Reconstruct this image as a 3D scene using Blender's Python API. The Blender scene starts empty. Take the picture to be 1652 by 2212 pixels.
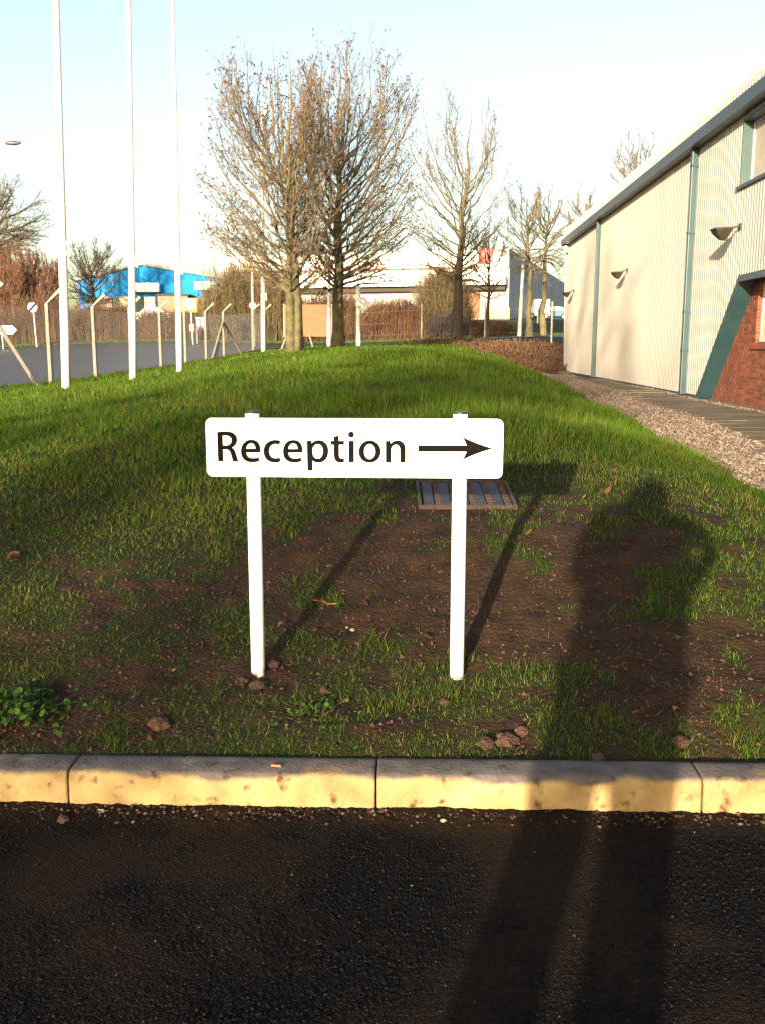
import bpy, bmesh, math, random
import numpy as np
from mathutils import Vector, Matrix

S = bpy.context.scene
COL = S.collection
R = math.radians
TAU = math.tau

# ------------------------------------------------------------------ camera, sky, sun, exposure
CAMH, PITCH, F = 1.32, R(9.9), 2050.0
cam = bpy.data.cameras.new('camera')
cam_o = bpy.data.objects.new('camera', cam); COL.objects.link(cam_o)
cam_o.location = (0, 0, CAMH); cam_o.rotation_euler = (R(90) - PITCH, 0, 0)
cam.sensor_fit = 'VERTICAL'; cam.sensor_height = 36; cam.lens = 36 * F / 2212
cam.clip_start = 0.05; cam.clip_end = 2000
S.camera = cam_o

SUN_AZ, SUN_EL = R(18.5), R(10.3)      # light travels towards +Y, swung to +X by SUN_AZ
w = bpy.data.worlds.new('World'); S.world = w; w.use_nodes = True
nt = w.node_tree; nt.nodes.clear()
sky = nt.nodes.new('ShaderNodeTexSky'); sky.sky_type = 'NISHITA'; sky.sun_disc = False
sky.sun_elevation = SUN_EL; sky.sun_rotation = math.pi + SUN_AZ
sky.air_density = 1.0; sky.dust_density = 3.2; sky.ozone_density = 0.6
bg = nt.nodes.new('ShaderNodeBackground'); bg.inputs[1].default_value = 0.11
wo = nt.nodes.new('ShaderNodeOutputWorld')
nt.links.new(sky.outputs[0], bg.inputs[0]); nt.links.new(bg.outputs[0], wo.inputs[0])
sun = bpy.data.lights.new('sun', 'SUN'); sun.energy = 5.0; sun.angle = R(0.75); sun.color = (1.0, 0.81, 0.57)
sun_o = bpy.data.objects.new('sun', sun); COL.objects.link(sun_o); sun_o.location = (-10, -30, 12)
sun_o.rotation_euler = Vector((math.sin(SUN_AZ) * math.cos(SUN_EL), math.cos(SUN_AZ) * math.cos(SUN_EL), -math.sin(SUN_EL))).to_track_quat('-Z', 'Y').to_euler()
S.view_settings.view_transform = 'Standard'; S.view_settings.look = 'None'
S.view_settings.exposure = 1.95; S.view_settings.gamma = 1.0
S.view_settings.use_curve_mapping = False

# ------------------------------------------------------------------ helpers
def at(px, py, y):
    a = (px - 826) / F; b = (1106 - py) / F
    dy = math.cos(PITCH) + b * math.sin(PITCH); dz = -math.sin(PITCH) + b * math.cos(PITCH)
    t = y / dy
    return Vector((a * t, y, CAMH + dz * t))
def X(px, y, z=1.3):
    return (px - 826) / F * (y * math.cos(PITCH) + (CAMH - z) * math.sin(PITCH))
def Z(py, y):
    return at(826, py, y).z

def tag(o, label=None, cat=None, group=None, kind=None):
    if label: o['label'] = label
    if cat: o['category'] = cat
    if group: o['group'] = group
    if kind: o['kind'] = kind
    return o
def empty(name, loc=(0, 0, 0), label=None, cat=None, group=None, kind=None, rz=0):
    o = bpy.data.objects.new(name, None); COL.objects.link(o); o.location = loc; o.rotation_euler = (0, 0, rz)
    o.empty_display_size = .1
    return tag(o, label, cat, group, kind)
def link(name, me, mats, parent=None, world=True):
    if not isinstance(mats, (list, tuple)): mats = [mats]
    if len(me.materials) == 0:
        for m in mats: me.materials.append(m)
    o = bpy.data.objects.new(name, me); COL.objects.link(o)
    if parent is not None:
        o.parent = parent
        if world:                       # geometry given in world coordinates: undo the parent's transform
            bases = parent
            M = Matrix.Identity(4)
            chain = []
            p = parent
            while p is not None:
                chain.append(p); p = p.parent
            for p in reversed(chain):
                M = M @ p.matrix_parent_inverse @ Matrix.LocRotScale(p.location, p.rotation_euler, p.scale)
            o.matrix_parent_inverse = M.inverted()
    return o
def np_mesh(name, V, Fc, smooth=False, matidx=None, attrs=None):
    """V (n,3); Fc list of arrays of shape (m,k)"""
    if not isinstance(Fc, (list, tuple)): Fc = [Fc]
    me = bpy.data.meshes.new(name)
    V = np.ascontiguousarray(V, dtype=np.float32)
    me.vertices.add(len(V)); me.vertices.foreach_set('co', V.ravel())
    loops = np.concatenate([f.ravel() for f in Fc]).astype(np.int32)
    sizes = np.concatenate([np.full(len(f), f.shape[1], np.int32) for f in Fc])
    starts = np.concatenate([[0], np.cumsum(sizes)[:-1]]).astype(np.int32)
    me.loops.add(len(loops)); me.loops.foreach_set('vertex_index', loops)
    me.polygons.add(len(sizes)); me.polygons.foreach_set('loop_start', starts)
    try: me.polygons.foreach_set('loop_total', sizes)
    except Exception: pass
    if matidx is not None: me.polygons.foreach_set('material_index', np.asarray(matidx, np.int32))
    me.polygons.foreach_set('use_smooth', np.full(len(sizes), smooth))
    if attrs:
        for k, (typ, arr) in attrs.items():
            a = me.attributes.new(k, typ, 'POINT')
            a.data.foreach_set('value' if typ == 'FLOAT' else 'color', np.ascontiguousarray(arr, np.float32).ravel())
    me.update(calc_edges=True); me.validate()
    return me

class MB:
    """collects simple shapes, links them as one mesh"""
    def __init__(s): s.v = []; s.f = []
    def add(s, vs, fs):
        n = len(s.v); s.v += [tuple(v) for v in vs]; s.f += [tuple(i + n for i in f) for f in fs]
    def box(s, c, d, rot=None):
        vs = []
        for i in (-1, 1):
            for j in (-1, 1):
                for k in (-1, 1):
                    p = Vector((i * d[0] / 2, j * d[1] / 2, k * d[2] / 2))
                    if rot is not None: p = rot @ p
                    vs.append(p + Vector(c))
        s.add(vs, [(0, 1, 3, 2), (4, 6, 7, 5), (0, 4, 5, 1), (2, 3, 7, 6), (0, 2, 6, 4), (1, 5, 7, 3)])
    def hexa(s, lo, hi):      # two quads of 4 points (same winding)
        s.add(list(lo) + list(hi), [(0, 3, 2, 1), (4, 5, 6, 7), (0, 1, 5, 4), (1, 2, 6, 5), (2, 3, 7, 6), (3, 0, 4, 7)])
    def prism(s, pts, d):     # polygon extruded along vector d
        n = len(pts); d = Vector(d)
        vs = [Vector(p) for p in pts] + [Vector(p) + d for p in pts]
        s.add(vs, [tuple(range(n - 1, -1, -1)), tuple(range(n, 2 * n))] + [(i, (i + 1) % n, n + (i + 1) % n, n + i) for i in range(n)])
    def tube(s, pts, rs, k=8, cap=True):
        pts = [Vector(p) for p in pts]
        if not hasattr(rs, '__len__'): rs = [rs] * len(pts)
        n0 = len(s.v); ref = None; vs = []
        for i, p in enumerate(pts):
            t = (pts[min(i + 1, len(pts) - 1)] - pts[max(i - 1, 0)]).normalized()
            if ref is None: ref = Vector((1, 0, 0)) if abs(t.x) < .8 else Vector((0, 1, 0))
            a = (ref - t * ref.dot(t)).normalized(); b = t.cross(a); ref = a
            for j in range(k):
                q = TAU * (j + .5) / k
                vs.append(p + (a * math.cos(q) + b * math.sin(q)) * rs[i])
        fs = []
        for i in range(len(pts) - 1):
            for j in range(k):
                fs.append((i * k + j, i * k + (j + 1) % k, (i + 1) * k + (j + 1) % k, (i + 1) * k + j))
        if cap: fs += [tuple(range(k - 1, -1, -1)), tuple((len(pts) - 1) * k + j for j in range(k))]
        s.add(vs, fs)
    def build(s, name, m, parent=None, smooth=False, bevel=0, world=True):
        me = bpy.data.meshes.new(name); me.from_pydata(s.v, [], s.f)
        if bevel:
            bm = bmesh.new(); bm.from_mesh(me)
            bmesh.ops.bevel(bm, geom=list(bm.edges), offset=bevel, segments=2, affect='EDGES', profile=.6)
            bm.to_mesh(me); bm.free()
        if smooth:
            for p in me.polygons: p.use_smooth = True
        me.update()
        return link(name, me, m, parent, world)

# ---- vectorised noise
def _hash(ix, iy, seed):
    h = (ix.astype(np.int64) * 374761393 + iy.astype(np.int64) * 668265263 + seed * 1442695041) & 0x7fffffff
    h = ((h ^ (h >> 13)) * 1274126177) & 0x7fffffff
    return ((h ^ (h >> 16)) & 0xffff) / 65535.0
def vnoise(x, y, seed=0):
    x = np.asarray(x, float); y = np.asarray(y, float)
    ix = np.floor(x); iy = np.floor(y); fx = x - ix; fy = y - iy
    fx = fx * fx * (3 - 2 * fx); fy = fy * fy * (3 - 2 * fy)
    a = _hash(ix, iy, seed); b = _hash(ix + 1, iy, seed); c = _hash(ix, iy + 1, seed); d = _hash(ix + 1, iy + 1, seed)
    return (a * (1 - fx) + b * fx) * (1 - fy) + (c * (1 - fx) + d * fx) * fy
def fbm(x, y, seed=0, oct=4):
    t = 0; a = .5; n = 0
    for o in range(oct):
        t = t + a * vnoise(np.asarray(x) * 2 ** o + 17.3 * o, np.asarray(y) * 2 ** o - 9.1 * o, seed + o); n += a; a *= .5
    return t / n
def sstep(a, b, x):
    t = np.clip((np.asarray(x, float) - a) / (b - a), 0, 1); return t * t * (3 - 2 * t)

# ------------------------------------------------------------------ materials
def new_mat(name):
    m = bpy.data.materials.new(name); m.use_nodes = True
    t = m.node_tree; b = t.nodes['Principled BSDF']
    return m, t, b
def mat(name, c1, c2=None, scale=3.0, rough=.7, bump=0.0, bscale=40.0, metal=0.0, detail=6, spec=.5, lo=.35, hi=.65, stretch=None, per_obj=0.0):
    k_ = 1.0 if 'white' in name or 'glass' in name else .72
    c1 = tuple(v * k_ for v in c1); c2 = c2 and tuple(v * k_ for v in c2)
    m, t, b = new_mat(name)
    b.inputs['Roughness'].default_value = rough; b.inputs['Metallic'].default_value = metal
    b.inputs['Specular IOR Level'].default_value = spec
    tc = t.nodes.new('ShaderNodeTexCoord'); src = tc.outputs['Object']
    if stretch:
        mp = t.nodes.new('ShaderNodeMapping'); mp.inputs['Scale'].default_value = stretch
        t.links.new(src, mp.inputs[0]); src = mp.outputs[0]
    col = None
    if c2 is not None:
        n = t.nodes.new('ShaderNodeTexNoise'); n.inputs['Scale'].default_value = scale; n.inputs['Detail'].default_value = detail
        t.links.new(src, n.inputs['Vector'])
        r = t.nodes.new('ShaderNodeValToRGB'); r.color_ramp.elements[0].position = lo; r.color_ramp.elements[1].position = hi
        r.color_ramp.elements[0].color = (*c1, 1); r.color_ramp.elements[1].color = (*c2, 1)
        t.links.new(n.outputs['Fac'], r.inputs[0]); col = r.outputs[0]
    else:
        b.inputs['Base Color'].default_value = (*c1, 1)
    if per_obj:
        oi = t.nodes.new('ShaderNodeObjectInfo'); mr = t.nodes.new('ShaderNodeMapRange')
        mr.inputs[3].default_value = 1 - per_obj; mr.inputs[4].default_value = 1 + per_obj
        t.links.new(oi.outputs['Random'], mr.inputs[0])
        h = t.nodes.new('ShaderNodeHueSaturation')
        if col is not None: t.links.new(col, h.inputs['Color'])
        else: h.inputs['Color'].default_value = (*c1, 1)
        t.links.new(mr.outputs[0], h.inputs['Value']); col = h.outputs[0]
    if col is not None: t.links.new(col, b.inputs['Base Color'])
    if bump:
        n2 = t.nodes.new('ShaderNodeTexNoise'); n2.inputs['Scale'].default_value = bscale; n2.inputs['Detail'].default_value = 5
        t.links.new(src, n2.inputs['Vector'])
        bp = t.nodes.new('ShaderNodeBump'); bp.inputs['Strength'].default_value = bump; bp.inputs['Distance'].default_value = .02
        t.links.new(n2.outputs['Fac'], bp.inputs['Height']); t.links.new(bp.outputs[0], b.inputs['Normal'])
    return m
def attr_mat(name, attr='col', rough=.6, spec=.3, trans=0.0, k=.72):
    m, t, b = new_mat(name)
    a = t.nodes.new('ShaderNodeAttribute'); a.attribute_name = attr
    vm = t.nodes.new('ShaderNodeVectorMath'); vm.operation = 'SCALE'; vm.inputs['Scale'].default_value = k; t.links.new(a.outputs['Color'], vm.inputs[0])
    t.links.new(vm.outputs[0], b.inputs['Base Color']); b.inputs['Roughness'].default_value = rough
    b.inputs['Specular IOR Level'].default_value = spec
    if trans:
        tr = t.nodes.new('ShaderNodeBsdfTranslucent'); t.links.new(vm.outputs[0], tr.inputs[0])
        mx = t.nodes.new('ShaderNodeMixShader'); mx.inputs[0].default_value = trans
        out = [n for n in t.nodes if n.type == 'OUTPUT_MATERIAL'][0]
        t.links.new(b.outputs[0], mx.inputs[1]); t.links.new(tr.outputs[0], mx.inputs[2]); t.links.new(mx.outputs[0], out.inputs[0])
    return m

M = {}
M['white'] = mat('white_paint', (.80, .80, .78), (.74, .74, .71), 6, .42)
M['pole_white'] = mat('pole_paint', (.80, .80, .78), (.70, .70, .66), 2.5, .35, stretch=(4, 4, .5))
M['black_print'] = mat('black_print', (.004, .004, .004), (.007, .007, .006), 60, .7, spec=.03)
M['black_plastic'] = mat('black_plastic', (.02, .02, .022), None, rough=.4)
M['cream_clad'] = mat('cream_cladding', (.47, .45, .415), (.37, .357, .335), .6, .6, spec=.2, stretch=(1, 1, .12), lo=.3, hi=.75)
M['cream_roof'] = mat('cream_roof', (.50, .45, .36), (.42, .38, .30), 1.2, .5, lo=.3, hi=.8)
M['gutter'] = mat('blue_grey_gutter', (.035, .055, .085), (.045, .068, .105), 1.5, .45)
M['teal'] = mat('teal_trim', (.018, .055, .068), (.026, .074, .086), 2.0, .45, lo=.3, hi=.7)
M['teal_light'] = mat('teal_window_trim', (.045, .085, .085), (.055, .10, .095), 3, .45)
M['mortar'] = mat('mortar', (.22, .13, .085), (.30, .20, .14), 20, .9, bump=.3)
M['galv'] = mat('galvanised_steel', (.42, .43, .44), (.55, .55, .54), 12, .45, metal=.3)
M['concrete_post'] = mat('concrete_post', (.26, .235, .195), (.34, .31, .26), 18, .85, bump=.2)
M['wire'] = mat('fence_wire', (.16, .16, .16), None, rough=.6)
M['lamp_grey'] = mat('lamp_housing', (.025, .02, .012), (.04, .032, .02), 8, .5)
M['glass_dark'] = mat('dark_glass', (.03, .035, .04), None, rough=.08)
M['glass_bright'] = mat('window_glass', (.62, .68, .74), (.75, .80, .85), .8, .06, spec=.9)
M['blind'] = mat('window_blind', (.42, .39, .35), (.50, .46, .41), 3, .8)
M['curtain'] = mat('net_curtain', (.72, .58, .26), (.60, .48, .22), 5, .85, stretch=(1, 8, 1))
M['upvc'] = mat('window_frame_paint', (.55, .58, .62), None, rough=.4)
M['sill_blue'] = mat('blue_sill_paint', (.05, .12, .24), None, rough=.5)
M['soil'] = mat('turned_soil', (.105, .045, .02), (.055, .026, .014), 14, .85, bump=.8, bscale=60)
M['clod'] = mat('clay_clod', (.085, .036, .016), (.05, .022, .011), 25, .9, bump=.8, bscale=70, per_obj=.25)
M['leaf_brown'] = mat('dead_leaf', (.16, .055, .04), (.09, .035, .025), 40, .6)
M['leaf_orange'] = mat('orange_leaf', (.62, .20, .04), (.45, .13, .03), 40, .6)
M['orange_plastic'] = mat('orange_tape', (.70, .12, .04), None, rough=.4)
M['bark'] = mat('lichen_bark', (.125, .115, .045), (.065, .058, .032), 5, .95, bump=1.0, bscale=28, lo=.35, hi=.62)
M['bark_dark'] = mat('dark_bark', (.085, .068, .045), (.05, .04, .03), 6, .95, bump=.9, bscale=25)
M['limb'] = mat('limb_bark', (.17, .145, .06), (.095, .08, .045), 3, .95)
M['twig'] = mat('twig_bark', (.20, .15, .078), (.12, .092, .06), 2, .95)
M['bud'] = mat('seed_and_bud', (.09, .05, .045), (.12, .065, .055), 3, .9)
M['birch_stem'] = mat('birch_stem', (.34, .29, .22), (.12, .09, .065), 4, .9, stretch=(1, 1, 3))
M['birch_twig'] = mat('birch_twig', (.15, .065, .032), (.10, .045, .026), .4, .95)
M['scrub_brown'] = mat('bramble_stem', (.17, .095, .045), (.10, .055, .028), .5, .95)
M['scrub_olive'] = mat('willow_stem', (.17, .13, .055), (.11, .085, .04), .5, .95)
M['scrub_red'] = mat('beech_hedge_leaf', (.16, .078, .038), (.10, .05, .026), .8, .95)
M['scrub_dark'] = mat('dark_scrub', (.035, .025, .024), (.05, .04, .035), 2, .95)
M['blue_clad'] = mat('blue_cladding', (.012, .19, .50), (.016, .21, .54), .3, .7, spec=.05)
M['teal_dark'] = mat('dark_teal_panel', (.015, .06, .07), (.02, .075, .085), .8, .6)
M['stone_pier'] = mat('sandstone_pier', (.55, .44, .30), (.45, .35, .24), 2, .9)
M['wh_white'] = mat('warehouse_white', (.80, .79, .75), (.72, .70, .64), .25, .5)
M['wh_grey'] = mat('warehouse_grey', (.46, .44, .41), (.52, .49, .45), .3, .7)
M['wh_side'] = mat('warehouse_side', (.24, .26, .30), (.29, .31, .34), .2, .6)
M['red'] = mat('red_panel', (.70, .025, .02), None, rough=.5)
M['grey_panel'] = mat('grey_panel', (.22, .22, .21), None, rough=.6)
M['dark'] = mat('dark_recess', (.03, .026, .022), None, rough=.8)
M['brown_board'] = mat('brown_plywood', (.27, .10, .035), (.20, .072, .026), 3, .7, stretch=(1, 1, 4))
M['yellow'] = mat('yellow_paint', (.80, .42, .02), None, rough=.5)
M['purple'] = mat('purple_poster', (.10, .07, .25), None, rough=.6)
M['pinkish'] = mat('pale_poster_art', (.55, .42, .45), None, rough=.6)
M['tyre'] = mat('tyre', (.015, .015, .016), None, rough=.9)
M['car_blue'] = mat('car_paint_blue', (.10, .22, .34), None, rough=.25, metal=.3)
M['car_silver'] = mat('car_paint_silver', (.45, .5, .55), None, rough=.25, metal=.4)
M['road'] = mat('far_tarmac', (.014, .0125, .0145), (.024, .023, .026), .35, .55, bump=.3, bscale=30)
M['ashlar'] = mat('yellow_stone_plinth', (.62, .50, .27), (.5, .38, .2), 1, .9)
M['skin'] = mat('skin', (.52, .32, .23), None, rough=.55)
M['coat'] = mat('dark_coat', (.03, .035, .05), (.045, .05, .065), 12, .9, bump=.3, bscale=60)
M['trouser'] = mat('trousers', (.04, .04, .045), None, rough=.9)
M['hair'] = mat('hair', (.05, .03, .02), None, rough=.7)

# ------------------------------------------------------------------ terrain
CP = np.array([
 (-3, 2.68, .10), (-1, 2.68, .10), (0, 2.68, .10), (1, 2.68, .10), (3, 2.68, .09), (-7, 2.68, .10), (7, 2.68, .08),
 (-.44, 3.2, .170), (.26, 3.2, .175), (-1.4, 3.2, .17), (1.5, 3.2, .18),
 (0, 4.6, .545), (.7, 4.55, .575), (.4, 5.1, .625), (1.4, 4.9, .60), (-1.6, 4.8, .53), (2.1, 5.2, .46), (2.46, 6.1, .36),
 (0, 7, .74), (-2.8, 7, .62), (1.5, 7.2, .66), (0, 10, .83), (-4, 10, .60), (1.6, 10, .68), (3.0, 10, .31),
 (0, 15, .96), (-3, 15, .78), (2, 15, .70), (3.7, 16, .28), (-5.67, 17, .515), (-5.39, 20.5, .60), (-5.06, 23.7, .69), (0, 21, 1.07), (2.5, 21, .85), (4.3, 21, .27),
 (-8.6, 21, .38), (-8.3, 24, .41), (-8.07, 27, .46), (-7.6, 33, .61), (-7.3, 36, .68), (-7.1, 39, .74), (-6.9, 42, .84), (-6.4, 48, 1.1),
 (-2.9, 31, 1.12), (-1.55, 34, 1.25), (-4.2, 34, 1.10), (1, 30, 1.22), (3.5, 30, .80), (5.2, 30, .26), (0, 38, 1.28), (3, 40, 1.22), (5.2, 40, .75), (6.4, 41, .30),
 (8, 45, .5), (8, 49, 1.35), (4, 46, 1.40), (-4, 46, 1.2),
 (0, 51, 1.38), (-5, 51, 1.25), (5.5, 52, 1.62), (9, 52, 1.65), (0, 60, 1.58), (8, 62, 1.95), (-5, 60, 1.47), (-12, 60, 1.60), (-20, 58, 1.35), (-24, 59, 1.22), (-12, 45, .95), (-18, 45, .85), (-12, 32, .5), (-16, 32, .45), (-11, 22, .3),
 (-10, 70, 2.0), (0, 70, 2.05), (10, 70, 2.5), (-28, 70, 1.8), (0, 95, 3.9), (-17, 99, 3.9), (12, 90, 3.8), (24, 125, 4.6), (-30, 110, 4.2), (-45, 90, 3.0), (-40, 60, 1.3), (-40, 30, .5), (-25, 15, .2), (-14, 8, .15), (-40, 5, 0),
 (14, 60, 1.8), (20, 80, 3.0), (5, 20, .16), (6.5, 12, .15), (7, 25, .15), (8, 33, .15), (8.2, 42, .16), (10, 20, .15), (10, 40, .16), (5, 8, .15), (4.3, 4, .13), (3.9, 11, .17), (5.0, 16, .16), (20, 20, .15), (20, 40, .3), (35, 30, .2), (40, 5, 0), (40, 60, 1.5), (40, 100, 3.5),
 (-60, 130, 5), (0, 140, 5), (60, 130, 5), (-80, 20, 0), (80, 20, 0), (-90, 80, 2.5), (90, 80, 2.5)], float)
def _U(r2): return np.where(r2 > 1e-12, .5 * r2 * np.log(np.maximum(r2, 1e-12)), 0)
# log-compressed coordinates keep the near bank crisp and the far ground smooth
def _wp(x, y):
    x = np.asarray(x, float); y = np.asarray(y, float)
    yy = np.log1p(np.maximum(y, 0) / 6) * 10
    return x / (1 + np.abs(y) / 12) * 2.2, yy
_cx, _cy = _wp(CP[:, 0], CP[:, 1])
_n = len(CP)
_K = _U((_cx[:, None] - _cx) ** 2 + (_cy[:, None] - _cy) ** 2) + np.eye(_n) * .02
_P = np.c_[np.ones(_n), _cx, _cy]
_A = np.block([[_K, _P], [_P.T, np.zeros((3, 3))]])
_w = np.linalg.solve(_A, np.r_[CP[:, 2], 0, 0, 0])
def T(x, y):
    x = np.asarray(x, float); y = np.asarray(y, float); sh = np.broadcast(x, y).shape
    x = np.broadcast_to(x, sh).ravel(); y = np.broadcast_to(y, sh).ravel()
    out = np.empty(len(x))
    for i in range(0, len(x), 20000):
        a, b = _wp(x[i:i + 20000], y[i:i + 20000])
        out[i:i + 20000] = _U((a[:, None] - _cx) ** 2 + (b[:, None] - _cy) ** 2) @ _w[:_n] + _w[_n] + _w[_n + 1] * a + _w[_n + 2] * b
    far = sstep(110, 170, np.hypot(x, y))
    out = out * (1 - far) + 5.0 * far
    near = (y < 2.68)
    out = np.where(near, .09, out)
    return out.reshape(sh)
def t1(x, y): return float(T(x, y))

def mud(x, y):
    """0 lawn .. 1 bare soil"""
    n = fbm(x * 2.2, y * 2.2, 5, 4) - .5; n2 = fbm(x * 7, y * 7, 9, 3) - .5
    a = 1 - np.sqrt(((x - .25) / 1.05) ** 2 + ((y - 3.85) / .92) ** 2)
    b = .9 - np.sqrt(((x - 1.35) / .95) ** 2 + ((y - 3.2) / .60) ** 2)
    c = .55 - np.sqrt(((x + 1.0) / 1.0) ** 2 + ((y - 3.1) / .6) ** 2)
    d = .75 - np.sqrt(((x + .42) / .5) ** 2 + ((y - 3.2) / .35) ** 2)
    m = np.maximum(np.maximum(a, b), np.maximum(c, d))
    n3 = fbm(x * 18, y * 18, 12, 2) - .5
    e = (1 - sstep(3.2, 4.3, y + .5 * n)) * (.26 + n2 * 1.0 + n3 * .6)
    return np.clip(np.maximum(sstep(-.04, .30, m + n * 1.8 + n2 * 2.0 + n3 * 1.2) * .97, e), 0, 1)
KY = R(-1.7)        # kerb turned so that its right end is nearer
def kerb_back(x): return 2.672 + np.tan(KY) * np.asarray(x, float)
def ground_z(x, y):
    x = np.asarray(x, float); y = np.asarray(y, float)
    near = 1 - sstep(7, 14, y)
    m = mud(x, y)
    z = T(x, y)
    edge = sstep(0.0, .15, y - kerb_back(x))
    z = z + near * edge * ((fbm(x * 3, y * 3, 21, 4) - .5) * .05 + (fbm(x * 14, y * 14, 31, 3) - .5) * .028 * (.3 + m))
    lawn = (1 - sstep(30, 40, y)) * sstep(3, 6, y) * (x < 4.5)
    z = z + lawn * (fbm(x * .45, y * .9, 77, 2) - .5) * .11
    # keep clear of the manhole cover
    c = sstep(.25, .62, np.maximum(np.abs(x - .42), np.abs(y - 4.82)))
    z = z * c + (.575 + (y - 4.82) * .14 - .012) * (1 - c)
    return z

# ---- ground sheet
def spaced(a, b, s0, g):
    out = [a]; s = s0
    while out[-1] < b: out.append(out[-1] + s); s *= g
    out[-1] = b; return out
xs = np.unique(np.r_[np.arange(-3.2, 3.4, .03), np.array(spaced(3.4, 500, .06, 1.06)), -np.array(spaced(3.2, 500, .06, 1.06))])
xs.sort()
ysr = np.r_[np.arange(0, 4.4, .028), np.array(spaced(4.42, 600, .05, 1.025))]
GX, GY = np.meshgrid(xs, ysr)
YY = GY + kerb_back(np.clip(GX, -6, 6)) - .0
GZ = ground_z(GX, YY)
ny, nx = GX.shape
Vg = np.c_[GX.ravel(), YY.ravel(), GZ.ravel()]
ii = np.arange((ny - 1) * (nx - 1)); rr = ii // (nx - 1); cc = ii % (nx - 1); b0 = rr * nx + cc
Fg = np.c_[b0, b0 + 1, b0 + nx + 1, b0 + nx]
mudv = mud(Vg[:, 0], Vg[:, 1])
me = np_mesh('ground', Vg, Fg, True, attrs={'mud': ('FLOAT', mudv)})
m, t, b = new_mat('lawn_soil')
a = t.nodes.new('ShaderNodeAttribute'); a.attribute_name = 'mud'
tc = t.nodes.new('ShaderNodeTexCoord')
def noise(t, sc, det=5, src=None):
    n = t.nodes.new('ShaderNodeTexNoise'); n.inputs['Scale'].default_value = sc; n.inputs['Detail'].default_value = det
    t.links.new((src or tc.outputs['Object']), n.inputs['Vector']); return n
def ramp(t, fac, c1, c2, lo=.35, hi=.65):
    r = t.nodes.new('ShaderNodeValToRGB'); r.color_ramp.elements[0].position = lo; r.color_ramp.elements[1].position = hi
    r.color_ramp.elements[0].color = (*c1, 1); r.color_ramp.elements[1].color = (*c2, 1); t.links.new(fac, r.inputs[0]); return r
g = ramp(t, noise(t, 1.2).outputs[0], (.010, .016, .004), (.018, .024, .006))
s = ramp(t, noise(t, 9).outputs[0], (.032, .0165, .0095), (.014, .0085, .006))
mx = t.nodes.new('ShaderNodeMix'); mx.data_type = 'RGBA'
t.links.new(a.outputs['Fac'], mx.inputs[0]); t.links.new(g.outputs[0], mx.inputs[6]); t.links.new(s.outputs[0], mx.inputs[7])
t.links.new(mx.outputs[2], b.inputs['Base Color']); b.inputs['Roughness'].default_value = .85; b.inputs['Specular IOR Level'].default_value = .12
bp = t.nodes.new('ShaderNodeBump'); bp.inputs['Strength'].default_value = .7; bp.inputs['Distance'].default_value = .02
t.links.new(noise(t, 55, 6).outputs[0], bp.inputs['Height']); t.links.new(bp.outputs[0], b.inputs['Normal'])
o = link('ground', me, m); tag(o, 'sloping lawn ground with a bare reddish soil patch', None, kind='structure')

# ---- car park asphalt, chippings modelled where the camera sees them
ax = np.unique(np.r_[np.arange(-1.3, 1.3, .0032), np.array(spaced(1.3, 90, .02, 1.3)), -np.array(spaced(1.3, 90, .02, 1.3))]); ax.sort()
ay = np.unique(np.r_[np.arange(1.5, 2.66, .0032), -np.array(spaced(-1.5, 90, .02, 1.3))]); ay.sort()
AX, AY = np.meshgrid(ax, ay)
dense = ((np.abs(AX) < 1.29) & (AY > 1.51)).astype(float)
def cells(x, y, s, seed):
    """distance to nearest jittered point: domed chippings"""
    x = x / s; y = y / s; ix = np.floor(x); iy = np.floor(y); best = np.full(x.shape, 9.); hb = np.zeros(x.shape)
    for di in (-1, 0, 1):
        for dj in (-1, 0, 1):
            jx = ix + di; jy = iy + dj
            px = jx + _hash(jx, jy, seed); py = jy + _hash(jx, jy, seed + 7)
            d = (x - px) ** 2 + (y - py) ** 2; hh = _hash(jx, jy, seed + 13)
            k = d < best; best = np.where(k, d, best); hb = np.where(k, hh, hb)
    return best, hb
bd, hb = cells(AX, AY, .0098, 3)
dirt = fbm(AX * 2.6, AY * 2.6, 41, 5)
fill = sstep(.44, .70, dirt)
kz = sstep(.0, .16, kerb_back(AX) - .122 - AY)       # silt piled against the kerb
AZ = dense * ((np.clip(1.15 - bd * 2.4, 0, .7) * .0026 * (.3 + hb) - .003) * (1 - .6 * fill) + .0015 * fill + (fbm(AX * 5, AY * 5, 51, 3) - .5) * .006 + (1 - kz) * (.008 + .012 * (fbm(AX * 30, AY * 30, 52, 3) - .3)))
ny, nx = AX.shape
V = np.c_[AX.ravel(), AY.ravel(), AZ.ravel()]
ii = np.arange((ny - 1) * (nx - 1)); b0 = (ii // (nx - 1)) * nx + ii % (nx - 1)
me = np_mesh('car_park', V, np.c_[b0, b0 + 1, b0 + nx + 1, b0 + nx], False, attrs={'dirt': ('FLOAT', np.clip(fill * .8 + (1 - kz) * .8 , 0, 1)), 'chip': ('FLOAT', hb)})
m, t, b = new_mat('asphalt')
tc = t.nodes.new('ShaderNodeTexCoord')
a = t.nodes.new('ShaderNodeAttribute'); a.attribute_name = 'dirt'; a2 = t.nodes.new('ShaderNodeAttribute'); a2.attribute_name = 'chip'
g = ramp(t, a2.outputs['Fac'], (.002, .002, .0027), (.0055, .0052, .006), .1, 1.0)
s = ramp(t, noise(t, 60).outputs[0], (.018, .0105, .0062), (.008, .0055, .0038))
mx = t.nodes.new('ShaderNodeMix'); mx.data_type = 'RGBA'
t.links.new(a.outputs['Fac'], mx.inputs[0]); t.links.new(g.outputs[0], mx.inputs[6]); t.links.new(s.outputs[0], mx.inputs[7])
t.links.new(mx.outputs[2], b.inputs['Base Color']); b.inputs['Roughness'].default_value = .85
b.inputs['Specular IOR Level'].default_value = .06
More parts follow.
